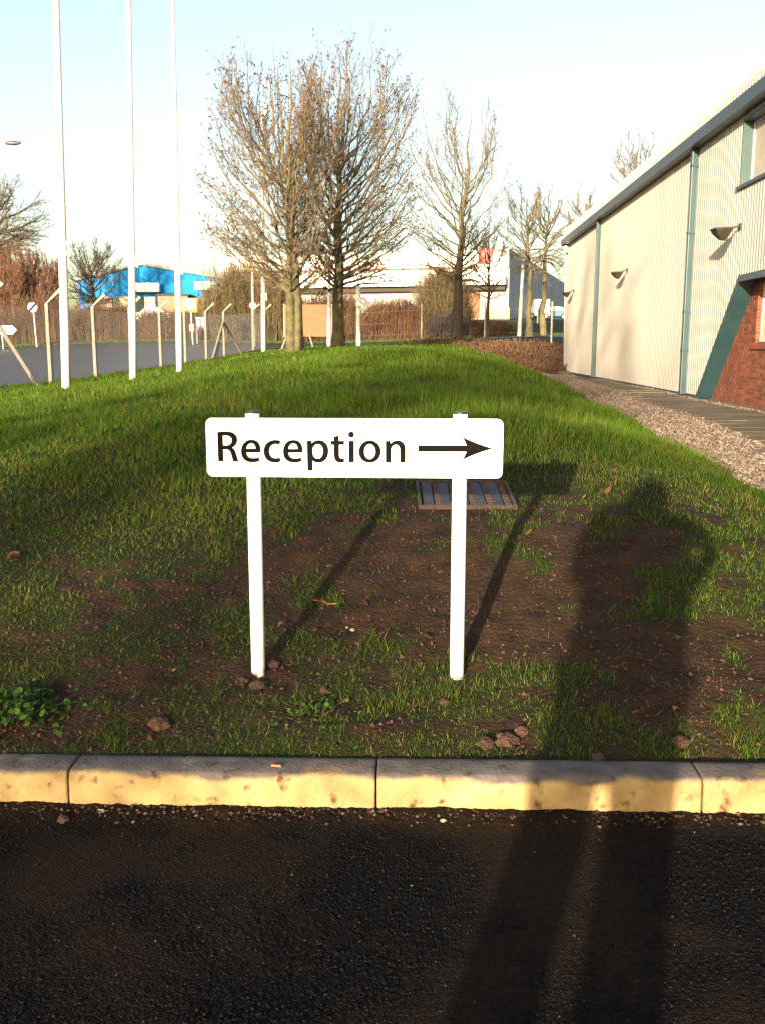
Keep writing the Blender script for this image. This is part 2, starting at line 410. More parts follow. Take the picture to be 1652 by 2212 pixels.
bp = t.nodes.new('ShaderNodeBump'); bp.inputs['Strength'].default_value = .9; bp.inputs['Distance'].default_value = .003
vo = t.nodes.new('ShaderNodeTexVoronoi'); vo.inputs['Scale'].default_value = 170; t.links.new(tc.outputs['Object'], vo.inputs['Vector'])
t.links.new(vo.outputs['Distance'], bp.inputs['Height']); t.links.new(bp.outputs[0], b.inputs['Normal'])
o = link('car_park', me, m); tag(o, kind='structure')

# ---- ruled strips for road, gravel, path
def strip(name, A, B, m, off, n=120, k=12, kind='structure', label=None):
    def res(P):
        P = np.array(P, float); d = np.r_[0, np.cumsum(np.hypot(*np.diff(P, axis=0).T))]; u = np.linspace(0, d[-1], n)
        return np.c_[np.interp(u, d, P[:, 0]), np.interp(u, d, P[:, 1])]
    a = res(A); b_ = res(B); u = np.linspace(0, 1, k)
    x = a[:, None, 0] * (1 - u) + b_[:, None, 0] * u; y = a[:, None, 1] * (1 - u) + b_[:, None, 1] * u
    z = ground_z(x, y) + off
    ii = np.arange((n - 1) * (k - 1)); b0 = (ii // (k - 1)) * k + ii % (k - 1)
    me = np_mesh(name, np.c_[x.ravel(), y.ravel(), z.ravel()], np.c_[b0, b0 + k, b0 + k + 1, b0 + 1], True)
    o = link(name, me, m); tag(o, label, kind=kind); return o
strip('road', [(-10.0, 4), (-8.85, 20), (-8.05, 30), (-7.25, 40), (-6.75, 46), (-5.0, 51), (0, 53.5), (8, 56), (30, 62)],
      [(-60, 10), (-52, 35), (-40, 48), (-30, 54), (-20, 58), (-12, 60), (0, 59.5), (8, 60.5), (30, 67)], M['road'], .03, 200, 60)

WALL = lambda y: 6.147 + .049 * y
ROAD_EDGE = [(2.1, 3.0), (2.25, 4.6), (2.46, 6.1), (2.75, 8), (3.05, 10), (3.4, 13), (3.75, 16), (4.3, 21), (4.95, 27.3), (5.7, 34), (6.5, 42)]
PATH_EDGE = [(3.6, 3.0), (3.85, 5), (4.1, 8), (4.5, 11.2), (5.2, 16.3), (5.75, 21), (6.35, 27.9), (6.9, 34), (7.6, 42)]
_re = np.array(ROAD_EDGE); _pe = np.array(PATH_EDGE)
lawn_right = lambda y: np.interp(y, _re[:, 1], _re[:, 0])
path_left = lambda y: np.interp(y, _pe[:, 1], _pe[:, 0])
M['gravel_bed'] = mat('gravel_bed', (.15, .10, .075), (.08, .055, .04), 60, .9, bump=1, bscale=90)
strip('gravel_bed', ROAD_EDGE, PATH_EDGE, M['gravel_bed'], .012, 160, 24)
ye = np.linspace(3, 44.2, 60)
strip('path_bed', [(path_left(y) - .1, y) for y in ye], [(WALL(y) + .35, y) for y in ye], M['gravel_bed'], .016, 160, 10)

# gravel stones
rng = np.random.default_rng(11)
def stones(name, P, size, m, parent=None, label=None, cat=None, kind='stuff', cols=None, flat=.6):
    """P (n,3) centres; distorted octahedra"""
    n = len(P)
    O = np.array([(1, 0, 0), (0, 1, 0), (-1, 0, 0), (0, -1, 0), (0, 0, 1), (0, 0, -1)], float)
    Ft = np.array([(0, 1, 4), (1, 2, 4), (2, 3, 4), (3, 0, 4), (1, 0, 5), (2, 1, 5), (3, 2, 5), (0, 3, 5)])
    sc = size[:, None, None] * (.6 + .7 * rng.random((n, 6, 1)))
    V = O[None] * sc * np.array([1, 1, flat])
    V += (rng.random((n, 6, 3)) - .5) * size[:, None, None] * .5
    a = rng.random(n) * TAU; c, s = np.cos(a), np.sin(a)
    Vx = V[:, :, 0] * c[:, None] - V[:, :, 1] * s[:, None]; Vy = V[:, :, 0] * s[:, None] + V[:, :, 1] * c[:, None]
    V = np.stack([Vx, Vy, V[:, :, 2]], 2) + P[:, None, :]
    Fc = (Ft[None] + (np.arange(n) * 6)[:, None, None]).reshape(-1, 3)
    attrs = {'col': ('FLOAT_COLOR', np.repeat(np.c_[cols, np.ones(n)], 6, 0))} if cols is not None else None
    me = np_mesh(name, V.reshape(-1, 3), Fc, False, attrs=attrs)
    o = link(name, me, m, parent); tag(o, label, cat, kind=kind); return o
M['gravel'] = attr_mat('gravel_stone', rough=.85, spec=.1)
n = 60000
y = 3 + 40 * rng.random(n) ** 1.9
u = rng.random(n)
x = lawn_right(y) + (path_left(y) - lawn_right(y)) * (u * 1.06 - .0) + (fbm(y * 1.5, y * 0 + 3, 3) - .5) * .12
# spill over the slab edge and along the wall foot
k2 = rng.random(n) < .08
x = np.where(k2, WALL(y) - .04 - .35 * rng.random(n) ** 2, x)
sz = (.010 + .014 * rng.random(n)) * (1 + y / 30)
base = np.array([(.42, .30, .23), (.30, .20, .16), (.55, .45, .36), (.22, .14, .11), (.60, .52, .45), (.38, .33, .31)])
cl = .38 * base[rng.integers(0, 6, n)] * (.7 + .5 * rng.random((n, 1)))
stones('gravel', np.c_[x, y, ground_z(x, y) + .018 + .006 * rng.random(n)], sz, M['gravel'], label='pinkish brown gravel strip between lawn and paving slabs', cols=cl)

# paving slabs beside the building
M['slab'] = mat('mossy_slab', (.14, .105, .06), (.085, .07, .032), 2.4, .8, bump=.35, bscale=50, per_obj=.35)
path = empty('path', (6, 10, .15), kind='structure')
random.seed(4)
y = 4.0; ns = 0
while y < 43:
    L = .60 if y < 22 else .9
    xr = WALL(y + L / 2) - .30
    wdt = .9; j = 0
    xl = path_left(y + L / 2)
    while xr > xl + .15 and ns < 290:
        w_ = min(wdt, xr - xl + .25) if xr - xl < wdt else wdt
        c = (xr - w_ / 2, y + L / 2)
        z = float(ground_z(c[0], c[1])) + .03
        mb = MB(); q = Matrix.Rotation(R(-2.8 + random.uniform(-.6, .6)), 3, 'Z') @ Matrix.Rotation(random.uniform(-.012, .012), 3, 'X') @ Matrix.Rotation(random.uniform(-.008, .008), 3, 'Y')
        mb.box((c[0], c[1], z - .015), (w_ - .012, L - .014, .05), q)
        mb.build('paving_slab', M['slab'], path, bevel=.004); ns += 1
        xr -= w_; j += 1
    y += L

# ------------------------------------------------------------------ kerb
m, t, b = new_mat('kerb_concrete')
tc = t.nodes.new('ShaderNodeTexCoord')
c1 = ramp(t, noise(t, 7, 8).outputs[0], (.17, .110, .042), (.35, .265, .120), .32, .72)
sep = t.nodes.new('ShaderNodeSeparateXYZ'); t.links.new(tc.outputs['Object'], sep.inputs[0])
mth = t.nodes.new('ShaderNodeMath'); mth.operation = 'MULTIPLY_ADD'
t.links.new(noise(t, 5.5, 6).outputs[0], mth.inputs[0]); mth.inputs[1].default_value = .075; t.links.new(sep.outputs[2], mth.inputs[2])
dr = ramp(t, mth.outputs[0], (0, 0, 0), (1, 1, 1), .126, .140)       # mud washed over the top edge
c2 = ramp(t, noise(t, 16, 6).outputs[0], (.045, .038, .036), (.085, .072, .068))
mx = t.nodes.new('ShaderNodeMix'); mx.data_type = 'RGBA'
t.links.new(dr.outputs[0], mx.inputs[0]); t.links.new(c1.outputs[0], mx.inputs[6]); t.links.new(c2.outputs[0], mx.inputs[7])
spots = ramp(t, noise(t, 19, 3).outputs[0], (1, 1, 1), (.25, .16, .09), .60, .72)
mx2 = t.nodes.new('ShaderNodeMix'); mx2.data_type = 'RGBA'; mx2.blend_type = 'MULTIPLY'; mx2.inputs[0].default_value = 1
t.links.new(mx.outputs[2], mx2.inputs[6]); t.links.new(spots.outputs[0], mx2.inputs[7])
t.links.new(mx2.outputs[2], b.inputs['Base Color']); b.inputs['Roughness'].default_value = .85
bp = t.nodes.new('ShaderNodeBump'); bp.inputs['Strength'].default_value = .7; bp.inputs['Distance'].default_value = .006
t.links.new(noise(t, 90, 5).outputs[0], bp.inputs['Height']); t.links.new(bp.outputs[0], b.inputs['Normal'])
M['kerb'] = m
kerb = empty('kerb', (0, 2.55, 0), 'raised concrete kerb between the dark tarmac and the lawn', 'kerb', rz=KY)
prof = [(0, -.12), (0, 0), (.002, .03), (.004, .06), (.006, .088), (.009, .098), (.014, .104), (.022, .107), (.06, .108), (.10, .108), (.118, .107), (.124, .102), (.125, .08), (.125, -.12)]
joints = [-.914 - .915 * i for i in range(4, 0, -1)] + [-.914, -.019, .912] + [.912 + .915 * i for i in range(1, 5)]
for i in range(len(joints) - 1):
    x0, x1 = joints[i] + .0025, joints[i + 1] - .0025
    nseg = 46; vs = []; fs = []
    us = np.r_[x0, x0 + .003, np.linspace(x0 + .01, x1 - .01, nseg), x1 - .003, x1]
    rr_ = random.Random(i); dz = rr_.uniform(-.0012, .0012); dy = rr_.uniform(-.0012, .0012)
    K = len(prof)
    for q, xx in enumerate(us):
        ins = .0035 if q in (0, len(us) - 1) else 0
        for (py_, pz) in prof:
            nn = (float(fbm(xx * 30, pz * 40 + py_ * 40, 60, 3)) - .5) * .0022
            cy_ = .0625; cz_ = 0
            vs.append((xx, dy + py_ + (ins if py_ < cy_ else -ins) - nn * (pz > 0), dz + pz - (ins if pz > .05 else 0) + nn * (pz > .09)))
    for q in range(len(us) - 1):
        for p in range(K - 1):
            fs.append((q * K + p, (q + 1) * K + p, (q + 1) * K + p + 1, q * K + p + 1))
    fs.append(tuple(range(K))); fs.append(tuple((len(us) - 1) * K + p for p in reversed(range(K))))
    me = bpy.data.meshes.new('kerb_stone'); me.from_pydata(vs, [], fs)
    for p in me.polygons: p.use_smooth = len(p.vertices) == 4
    link('kerb_stone', me, M['kerb'], kerb, world=False)

# ------------------------------------------------------------------ reception sign
YAW = R(-3.0)
sign = empty('direction_sign', (-.095, 3.21, .16), 'white Reception sign with a black right arrow on two posts', 'sign')
def sx(u): return -.095 + u * math.cos(YAW)
def sy(u): return 3.21 + u * math.sin(YAW)
def round_rect(w_, h_, r_, k=8):
    pts = []
    for cx_, cy_, a0 in ((w_ / 2 - r_, h_ / 2 - r_, 0), (-w_ / 2 + r_, h_ / 2 - r_, 90), (-w_ / 2 + r_, -h_ / 2 + r_, 180), (w_ / 2 - r_, -h_ / 2 + r_, 270)):
        for q in range(k + 1):
            a_ = R(a0 + 90 * q / k); pts.append((cx_ + r_ * math.cos(a_), cy_ + r_ * math.sin(a_)))
    return pts
BW = 0.993; ZT, ZB = 1.0835, .8855
for px_b, py_b in ((557, 1463), (985, 1452)):
    bx = (px_b - 826) / F * 3.355; u = bx + .095
    y_ = sy(u)
    p = MB(); zz = float(ground_z(bx, y_))
    p.tube([(bx, y_, -.1), (bx, y_, 1.0965)], .0243, 28, cap=True)
    po = p.build('post', M['white'], sign, smooth=False)
    for f in po.data.polygons: f.use_smooth = len(f.vertices) == 4
    c = MB(); c.tube([(bx, y_, 1.0967), (bx, y_, 1.1025), (bx, y_, 1.1045)], [.0246, .0246, .021], 28)
    c.build('post_cap', M['black_plastic'], sign)
fy = -.0245 - .010
def brd(u, v, dep=0):     # u from panel centre, v height
    return (sx(u) + (fy - dep) * -math.sin(YAW), sy(u) + (fy - dep) * math.cos(YAW), v)
pts = round_rect(BW, ZT - ZB, .021); zc = (ZT + ZB) / 2
mb = MB()
front = [Vector(brd(u, zc + v, .010)) for u, v in pts]
ext = Vector(brd(0, 0, 0)) - Vector(brd(0, 0, .010))
mb.prism(front, ext)
panel = mb.build('sign_panel', M['white'], sign)
pm, pt, pb = new_mat('post_paint'); tc = pt.nodes.new('ShaderNodeTexCoord')
sp_ = pt.nodes.new('ShaderNodeSeparateXYZ'); pt.links.new(tc.outputs['Object'], sp_.inputs[0])
ma_ = pt.nodes.new('ShaderNodeMath'); ma_.operation = 'MULTIPLY_ADD'; n9 = pt.nodes.new('ShaderNodeTexNoise'); n9.inputs['Scale'].default_value = 38; n9.inputs['Detail'].default_value = 6
pt.links.new(tc.outputs['Object'], n9.inputs['Vector']); pt.links.new(n9.outputs[0], ma_.inputs[0]); ma_.inputs[1].default_value = .22; pt.links.new(sp_.outputs[2], ma_.inputs[2])
rm_ = ramp(pt, ma_.outputs[0], (.16, .085, .045), (.80, .80, .78), .262, .30); pt.links.new(rm_.outputs[0], pb.inputs['Base Color']); pb.inputs['Roughness'].default_value = .4
for ch in sign.children:
    if ch.name.startswith('post') and 'cap' not in ch.name: ch.data.materials[0] = pm
# lettering traced as bezier outlines
def parse(s_):
    tok = s_.split(); i = 0; out = []; cur = None
    while i < len(tok):
        c = tok[i]
        if c == 'Z': i += 1; continue
        if c in 'MLC': cmd = c; i += 1; continue
        if cmd in 'ML':
            cur = (float(tok[i]), float(tok[i + 1])); i += 2
            out.append(cur)
            if cmd == 'M': cmd = 'L'
        else:
            q = [float(v) for v in tok[i:i + 6]]; i += 6
            p0 = cur; p1, p2, p3 = (q[0], q[1]), (q[2], q[3]), (q[4], q[5])
            for k in range(1, 11):
                t_ = k / 10; a_ = (1 - t_) ** 3; b_ = 3 * (1 - t_) ** 2 * t_; c_ = 3 * (1 - t_) * t_ ** 2; d_ = t_ ** 3
                out.append((a_ * p0[0] + b_ * p1[0] + c_ * p2[0] + d_ * p3[0], a_ * p0[1] + b_ * p1[1] + c_ * p2[1] + d_ * p3[1]))
            cur = p3
    return out
def ell(cx_, cy_, rx, ry): return [(cx_ + rx * math.cos(TAU * k / 40), cy_ + ry * math.sin(TAU * k / 40)) for k in range(40)]
E1 = 'M 808 382 L 615 382 C 617 440 655 468 705 468 C 740 468 770 463 788 458 L 797 498 C 770 512 740 519 698 519 C 600 519 548 458 548 370 C 548 280 600 214 685 214 C 775 214 811 280 811 350 C 811 365 810 375 808 382 Z'
E2 = 'M 613 338 L 748 338 C 748 290 728 256 685 256 C 640 256 616 295 613 338 Z'
Z1, Z2, Z3 = (510, 1060, 5.507), (760, 1060, 5.507), (1020, 1060, 6.608)
off = lambda P, dx, dy: [(a_ + dx, b_ + dy) for a_, b_ in P]
glyphs = [
 (Z1, [parse('M 232 503 L 218 110 C 250 103 290 101 325 101 C 390 101 425 110 452 135 C 475 155 487 185 487 213 C 487 265 455 300 410 318 C 440 330 455 355 467 390 C 484 440 494 480 505 509 L 438 507 C 432 490 424 460 412 415 C 398 360 378 340 335 338 L 290 338 L 296 503 Z'),
       parse('M 284 152 L 289 292 L 335 292 C 385 292 418 265 418 220 C 418 172 385 150 335 149 C 310 149 295 150 284 152 Z')]),
 (Z1, [parse(E1), parse(E2)]),
 (Z1, [parse('M 1085 232 L 1074 276 C 1060 270 1045 267 1022 267 C 965 267 930 310 930 368 C 930 430 968 470 1022 470 C 1045 470 1065 466 1078 461 L 1089 507 C 1070 516 1045 522 1010 522 C 918 522 861 460 861 372 C 861 280 925 218 1018 218 C 1048 218 1072 224 1085 232 Z')]),
 (Z1, [off(parse(E1), 580, 5), off(parse(E2), 580, 5)]),
 (Z2, [parse('M 88 636 L 79 230 L 134 230 L 138 275 C 160 242 195 223 242 223 C 315 223 368 285 368 368 C 368 465 310 526 238 526 C 200 526 170 513 150 485 L 153 636 Z'),
       parse('M 149 350 L 150 395 C 155 445 185 477 225 477 C 275 477 300 430 300 370 C 300 312 272 272 225 272 C 185 272 153 305 149 350 Z')]),
 (Z2, [parse('M 447 178 L 511 160 L 512 234 L 584 234 L 584 281 L 513 281 L 514 410 C 514 455 528 477 556 477 C 568 477 577 476 584 474 L 584 520 C 572 525 555 527 538 527 C 475 527 452 490 450 415 L 448 281 L 406 281 L 406 234 L 448 234 Z')]),
 (Z2, [parse('M 652 234 L 718 234 L 719 521 L 653 521 Z'), ell(683, 145, 38, 38)]),
 (Z2, [ell(936, 379, 148, 151), ell(936, 379, 80, 107)]),
 (Z2, [parse('M 1153 526 L 1151 237 L 1208 237 L 1212 283 C 1230 255 1265 230 1310 230 C 1370 230 1415 270 1415 350 L 1414 526 L 1348 526 L 1347 358 C 1347 312 1325 283 1287 283 C 1248 283 1220 315 1220 360 L 1220 526 Z')]),
 (Z3, [parse('M 195 360 L 985 362 L 922 230 C 1060 300 1220 360 1382 410 C 1230 455 1060 510 922 586 L 982 458 L 195 453 Z')])]
def to_board(X_, Y_):
    xl = 518.5 + (Y_ - 1044) * .033; xr = 1258.5 - (Y_ - 1044) * .022
    u = (X_ - xl) / (xr - xl); yt = 1044 + 5.5 * u; yb = 1190 + 7 * u
    return (u - .5) * BW, ZT - (Y_ - yt) / (yb - yt) * (ZT - ZB)
for gi, (zz_, polys) in enumerate(glyphs):
    cu = bpy.data.curves.new('tmp', 'CURVE'); cu.dimensions = '2D'; cu.fill_mode = 'BOTH'
    for P in polys:
        sp = cu.splines.new('POLY'); P2 = [to_board(zz_[0] + a_ / zz_[2], zz_[1] + b_ / zz_[2]) for a_, b_ in P]
        sp.points.add(len(P2) - 1)
        for k, (u, v) in enumerate(P2): sp.points[k].co = (u, v, 0, 1)
        sp.use_cyclic_u = True
    cu.extrude = .0005; cu.offset = .0011
    tmp = bpy.data.objects.new('tmp', cu); COL.objects.link(tmp)
    dg = bpy.context.evaluated_depsgraph_get()
    me = bpy.data.meshes.new_from_object(tmp.evaluated_get(dg)); me.name = 'lettering'
    bpy.data.objects.remove(tmp); bpy.data.curves.remove(cu)
    for v in me.vertices: v.co = Vector(brd(v.co.x, v.co.y, .0107 + v.co.z))
    link('arrow' if gi == 9 else 'letter', me, M['black_print'], panel)

# ------------------------------------------------------------------ manhole cover
M['iron'] = mat('worn_iron', (.026, .03, .045), (.045, .05, .068), 9, .7, metal=.25, bump=.4, bscale=90)
M['rust'] = mat('rusty_iron', (.055, .026, .018), (.03, .019, .016), 25, .85, bump=.5, bscale=90)
mh = empty('manhole_cover', (.42, 4.82, .60), 'blue grey iron manhole cover with rusty ribs set in the grass', 'manhole cover')
def mz(y_): return .575 + (y_ - 4.82) * .14 - .012
rot = Matrix.Rotation(math.atan(.14), 3, 'X')
fr = MB()
x0, x1, y0, y1 = .185, .655, 4.60, 5.03
for (cx_, cy_, a_, b_) in (((x0 + x1) / 2, y0, x1 - x0 + .016, .016), ((x0 + x1) / 2, y1, x1 - x0 + .016, .016)):
    fr.box((cx_, cy_, mz(cy_) + .006), (a_, b_, .03), rot)
for (cx_, a_, b_) in ((x0, .016, y1 - y0 - .018), (x1, .016, y1 - y0 - .018)):
    fr.box((cx_, (y0 + y1) / 2, mz((y0 + y1) / 2) + .006), (a_, b_, .03), rot)
fr.build('frame', M['rust'], mh, bevel=.003)
pl = MB(); pl.box(((x0 + x1) / 2, (y0 + y1) / 2, mz((y0 + y1) / 2) - .004), (x1 - x0 - .034, y1 - y0 - .034, .02), rot)
plate = pl.build('cover_plate', M['rust'], mh)
W5 = (x1 - x0 - .04) / 5
for i in range(5):
    cx_ = x0 + .02 + W5 * (i + .5)
    p = MB(); p.box((cx_ - .018, (y0 + y1) / 2, mz((y0 + y1) / 2) + .010), (W5 * .56, y1 - y0 - .045, .012), rot)
    p.build('panel', M['iron'], plate, bevel=.002)
    for k in range(8):
        yy = y0 + .03 + (y1 - y0 - .06) * (k + .5) / 8
        q = MB(); q.box((cx_ + .030, yy, mz(yy) + .010), (W5 * .38, .022, .014), rot)
        q.build('rib', M['rust'], plate, bevel=.003)

# ------------------------------------------------------------------ the cream building on the right
hall = empty('industrial_unit', (WALL(30), 30, .15), 'cream ribbed metal unit with teal downpipes and a brick corner', 'building')
YF, YN = 44.2, 3.5
ZB0, ZG = .15, 5.80
def Wp(y_, z_, o_=0): return (WALL(y_) + o_, y_, z_)
def clad_panel(ya, yb, zlo, zhi, holes=None, name='cladding_panel'):
    """ribbed sheet between ya (far) and yb (near); zlo/zhi functions of y"""
    pitch = .15; n_ = max(1, int((ya - yb) / pitch)); V = []; Fq = []
    prof_ = [(0, 0), (.45, 0), (.57, -.012), (.88, -.012), (1.0, 0)]
    ys_ = []
    for i in range(n_):
        for (f_, o_) in prof_[:-1]: ys_.append((ya - (i + f_) * (ya - yb) / n_, o_))
    ys_.append((yb, 0))
    for (a_, oa), (b_, ob) in zip(ys_[:-1], ys_[1:]):
        mid = (a_ + b_) / 2
        segs = [(zlo(a_), zlo(b_), zhi, zhi)]
        if holes:
            for (h0, h1, z0, z1) in holes:
                if h1 < mid < h0: segs = [(zlo(a_), zlo(b_), z0, z0), (z1, z1, zhi, zhi)]
        for (la, lb, ha, hb_) in segs:
            if ha - la < .02 and hb_ - lb < .02: continue
            n0 = len(V)
            V += [Wp(a_, la, oa), Wp(b_, lb, ob), Wp(b_, hb_, ob), Wp(a_, ha, oa)]
            Fq.append((n0, n0 + 1, n0 + 2, n0 + 3))
    me = np_mesh(name, np.array(V), np.array(Fq), False)
    return link(name, me, M['cream_clad'], hall)
SL0, SL1, ZS = 21.95, 19.33, 2.68      # slanted edge of the brick recess
def zlo(y_):
    if y_ >= SL0: return ZB0 + .06
    if y_ <= SL1: return ZS
    return ZB0 + .06 + (SL0 - y_) / (SL0 - SL1) * (ZS - ZB0 - .06)
flat_lo = lambda y_: ZB0 + .06
UW = (19.66, 15.2, 4.44, 5.66)
ed = [YF, 35.6, 22.95]
clad_panel(YF, 35.6, flat_lo, ZG, ); clad_panel(35.6, 22.95, flat_lo, ZG)
clad_panel(22.95, SL0, flat_lo, ZG); clad_panel(SL0, UW[0], zlo, ZG)
clad_panel(UW[0], UW[1], zlo, UW[2]); clad_panel(UW[0], UW[1], lambda y_: UW[3], ZG); clad_panel(UW[1], YN, zlo, ZG)
# plinth flashing
b_ = MB()
b_.hexa([Wp(YF, ZB0 - .02, -.03), Wp(SL0 + .05, ZB0 - .02, -.03), Wp(SL0 + .05, ZB0 - .02, .05), Wp(YF, ZB0 - .02, .05)],
        [Wp(YF, ZB0 + .07, -.03), Wp(SL0 + .05, ZB0 + .07, -.03), Wp(SL0 + .05, ZB0 + .07, .05), Wp(YF, ZB0 + .07, .05)])
b_.build('base_flashing', M['gutter'], hall)
# slanted reveal
DEP = .34
b_ = MB(); dn = .06
lo_ = [Wp(SL0 + .10, ZB0, -.026), Wp(SL0 + .02, ZB0, -.026), Wp(SL1 + .02 - .05, ZS - .002, -.026), Wp(SL1 + .10 - .05, ZS + .06, -.026)]
hi_ = [Wp(SL0 + .10, ZB0, DEP), Wp(SL0 + .02, ZB0, DEP), Wp(SL1 + .02 - .05, ZS - .002, DEP), Wp(SL1 + .10 - .05, ZS + .06, DEP)]
b_.hexa(lo_, hi_); b_.build('slanted_reveal', M['teal'], hall)
# lintel flashing and soffit
b_ = MB()
b_.hexa([Wp(SL1 + .02, ZS - .10, -.05), Wp(YN, ZS - .10, -.05), Wp(YN, ZS - .10, -.028), Wp(SL1 + .02, ZS - .10, -.028)],
        [Wp(SL1 + .02, ZS + .03, -.05), Wp(YN, ZS + .03, -.05), Wp(YN, ZS + .03, -.028), Wp(SL1 + .02, ZS + .03, -.028)])
b_.build('lintel_flashing', M['gutter'], hall)
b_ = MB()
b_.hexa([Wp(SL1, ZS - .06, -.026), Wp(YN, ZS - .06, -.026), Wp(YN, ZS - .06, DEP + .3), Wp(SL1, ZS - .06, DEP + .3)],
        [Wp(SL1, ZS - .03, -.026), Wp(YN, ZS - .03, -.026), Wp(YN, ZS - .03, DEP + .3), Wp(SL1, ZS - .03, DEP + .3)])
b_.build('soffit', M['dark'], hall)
# brickwork (recessed), with a window opening
BO = DEP            # brick face offset
LW = (19.25, 16.4, 1.39, 2.56)      # lower window
bw = empty('brick_wall', (0, 0, 0)); bw.parent = hall
bw.matrix_parent_inverse = Matrix.Translation(hall.location).inverted()
M['brick'] = mat('red_brick', (.22, .055, .020), (.15, .036, .016), 9, .85, bump=.5, bscale=60, per_obj=.42)
def mortar_piece(ya, yb, za, zb):
    mb = MB(); mb.hexa([Wp(ya, za, BO + .008), Wp(yb, za, BO + .008), Wp(yb, za, BO + .10), Wp(ya, za, BO + .10)], [Wp(ya, zb, BO + .008), Wp(yb, zb, BO + .008), Wp(yb, zb, BO + .10), Wp(ya, zb, BO + .10)])
    return mb
mm = MB()
for (ya, yb, za, zb) in ((SL0 + .1, LW[0] + .006, 0, ZS), (LW[0] + .006, LW[1] - .006, 0, LW[2]), (LW[0] + .006, LW[1] - .006, LW[3], ZS), (LW[1] - .006, YN, 0, ZS)):
    p = mortar_piece(ya, yb, za, zb); mm.add(p.v, p.f)
mm.build('mortar', M['mortar'], hall)
bricks = []
rz = ZB0 - .10; row = 0
while rz < ZS - .08:
    z0 = rz + .005; z1 = rz + .070
    y_ = SL0 + .2 - (.1125 if row % 2 else 0)
    while y_ > YN:
        ya, yb = y_ - .005, y_ - .220
        # inside slanted boundary?
        lim = SL0 - max(0, (z0 - ZB0)) / (ZS - ZB0) * (SL0 - SL1) + .02
        pieces = [(min(ya, lim + .03), yb)]
        if z1 > LW[2] + .01 and z0 < LW[3] - .01:
            np_ = []
            for (p0, p1) in pieces:
                if p1 >= LW[0] or p0 <= LW[1]: np_.append((p0, p1))
                else:
                    if p0 > LW[0]: np_.append((p0, LW[0]))
                    if p1 < LW[1]: np_.append((LW[1], p1))
            pieces = np_
        for (p0, p1) in pieces:
            if p0 - p1 > .03: bricks.append((p0, p1, z0, z1))
        y_ -= .225
    rz += .075; row += 1
bx_mesh = {}
vis = [q for q in bricks if 16.9 < q[0] and q[3] > .2]
vis.sort(key=lambda q: q[0]); parts_b = vis[:300]; setp = set(parts_b)
random.seed(8)
def brick_mb(q):
    p0, p1, z0, z1 = q; j = random.uniform(-.0025, .0025); mb = MB()
    mb.hexa([Wp(p0, z0, BO + j), Wp(p1, z0, BO + j), Wp(p1, z0, BO + .1), Wp(p0, z0, BO + .1)], [Wp(p0, z1, BO + j), Wp(p1, z1, BO + j), Wp(p1, z1, BO + .1), Wp(p0, z1, BO + .1)])
    return mb
for q in parts_b: brick_mb(q).build('brick', M['brick'], bw)
rest = MB()
for q in bricks:
    if q not in setp: p = brick_mb(q); rest.add(p.v, p.f)
m2 = mat('red_brick_mass', (.24, .060, .022), (.11, .030, .015), 5, .85, bump=.5, bscale=60, lo=.3, hi=.7)
ro = rest.build('brickwork', m2, bw); ro['kind'] = 'stuff'
# window sill of bricks on edge
sl = MB()
y_ = LW[0] + .15
while y_ > LW[1] - .2:
    sl.hexa([Wp(y_, LW[2] - .125, BO - .045), Wp(y_ - .065, LW[2] - .125, BO - .045), Wp(y_ - .065, LW[2] - .125, BO + .1), Wp(y_, LW[2] - .125, BO + .1)],
            [Wp(y_, LW[2] - .03, BO - .045), Wp(y_ - .065, LW[2] - .03, BO - .045), Wp(y_ - .065, LW[2] - .005, BO + .1), Wp(y_, LW[2] - .005, BO + .1)])
    y_ -= .075
so = sl.build('brick_sill', M['brick'], hall)
def window(y0, y1, z0, z1, off, fm, gm, mull, name='window', blind=None):
    f = MB(); t_ = .05
    def bar(ya, yb, za, zb, d0=0, d1=.06):
        f.hexa([Wp(ya, za, off + d0), Wp(yb, za, off + d0), Wp(yb, za, off + d1), Wp(ya, za, off + d1)], [Wp(ya, zb, off + d0), Wp(yb, zb, off + d0), Wp(yb, zb, off + d1), Wp(ya, zb, off + d1)])
    bar(y0, y0 - t_, z0, z1); bar(y1 + t_, y1, z0, z1)
    bar(y0 - t_, y1 + t_, z0, z0 + t_, .001); bar(y0 - t_, y1 + t_, z1 - t_, z1, .001)
    for k in range(1, mull):
        yk = y0 + (y1 - y0) * k / mull; bar(yk + t_ / 2, yk - t_ / 2, z0 + t_, z1 - t_, .002)
    wo_ = f.build(name, fm, hall)
    for k in range(mull):
        ya = y0 + (y1 - y0) * k / mull; yb = y0 + (y1 - y0) * (k + 1) / mull
        g_ = MB(); g_.hexa([Wp(ya, z0, off + .028), Wp(yb, z0, off + .028), Wp(yb, z0, off + .036), Wp(ya, z0, off + .036)], [Wp(ya, z1, off + .028), Wp(yb, z1, off + .028), Wp(yb, z1, off + .036), Wp(ya, z1, off + .036)])
        g_.build('pane', (blind if (blind and k == 0) else gm), wo_)
    return wo_
window(LW[0], LW[1], LW[2] + .02, LW[3], BO + .085, M['upvc'], M['curtain'], 3)
b_ = MB(); b_.hexa([Wp(LW[0], LW[2] - .004, BO + .05), Wp(LW[1], LW[2] - .004, BO + .05), Wp(LW[1], LW[2] - .004, BO + .12), Wp(LW[0], LW[2] - .004, BO + .12)],
                  [Wp(LW[0], LW[2] + .02, BO + .05), Wp(LW[1], LW[2] + .02, BO + .05), Wp(LW[1], LW[2] + .02, BO + .12), Wp(LW[0], LW[2] + .02, BO + .12)])
b_.build('window_sill', M['sill_blue'], hall)
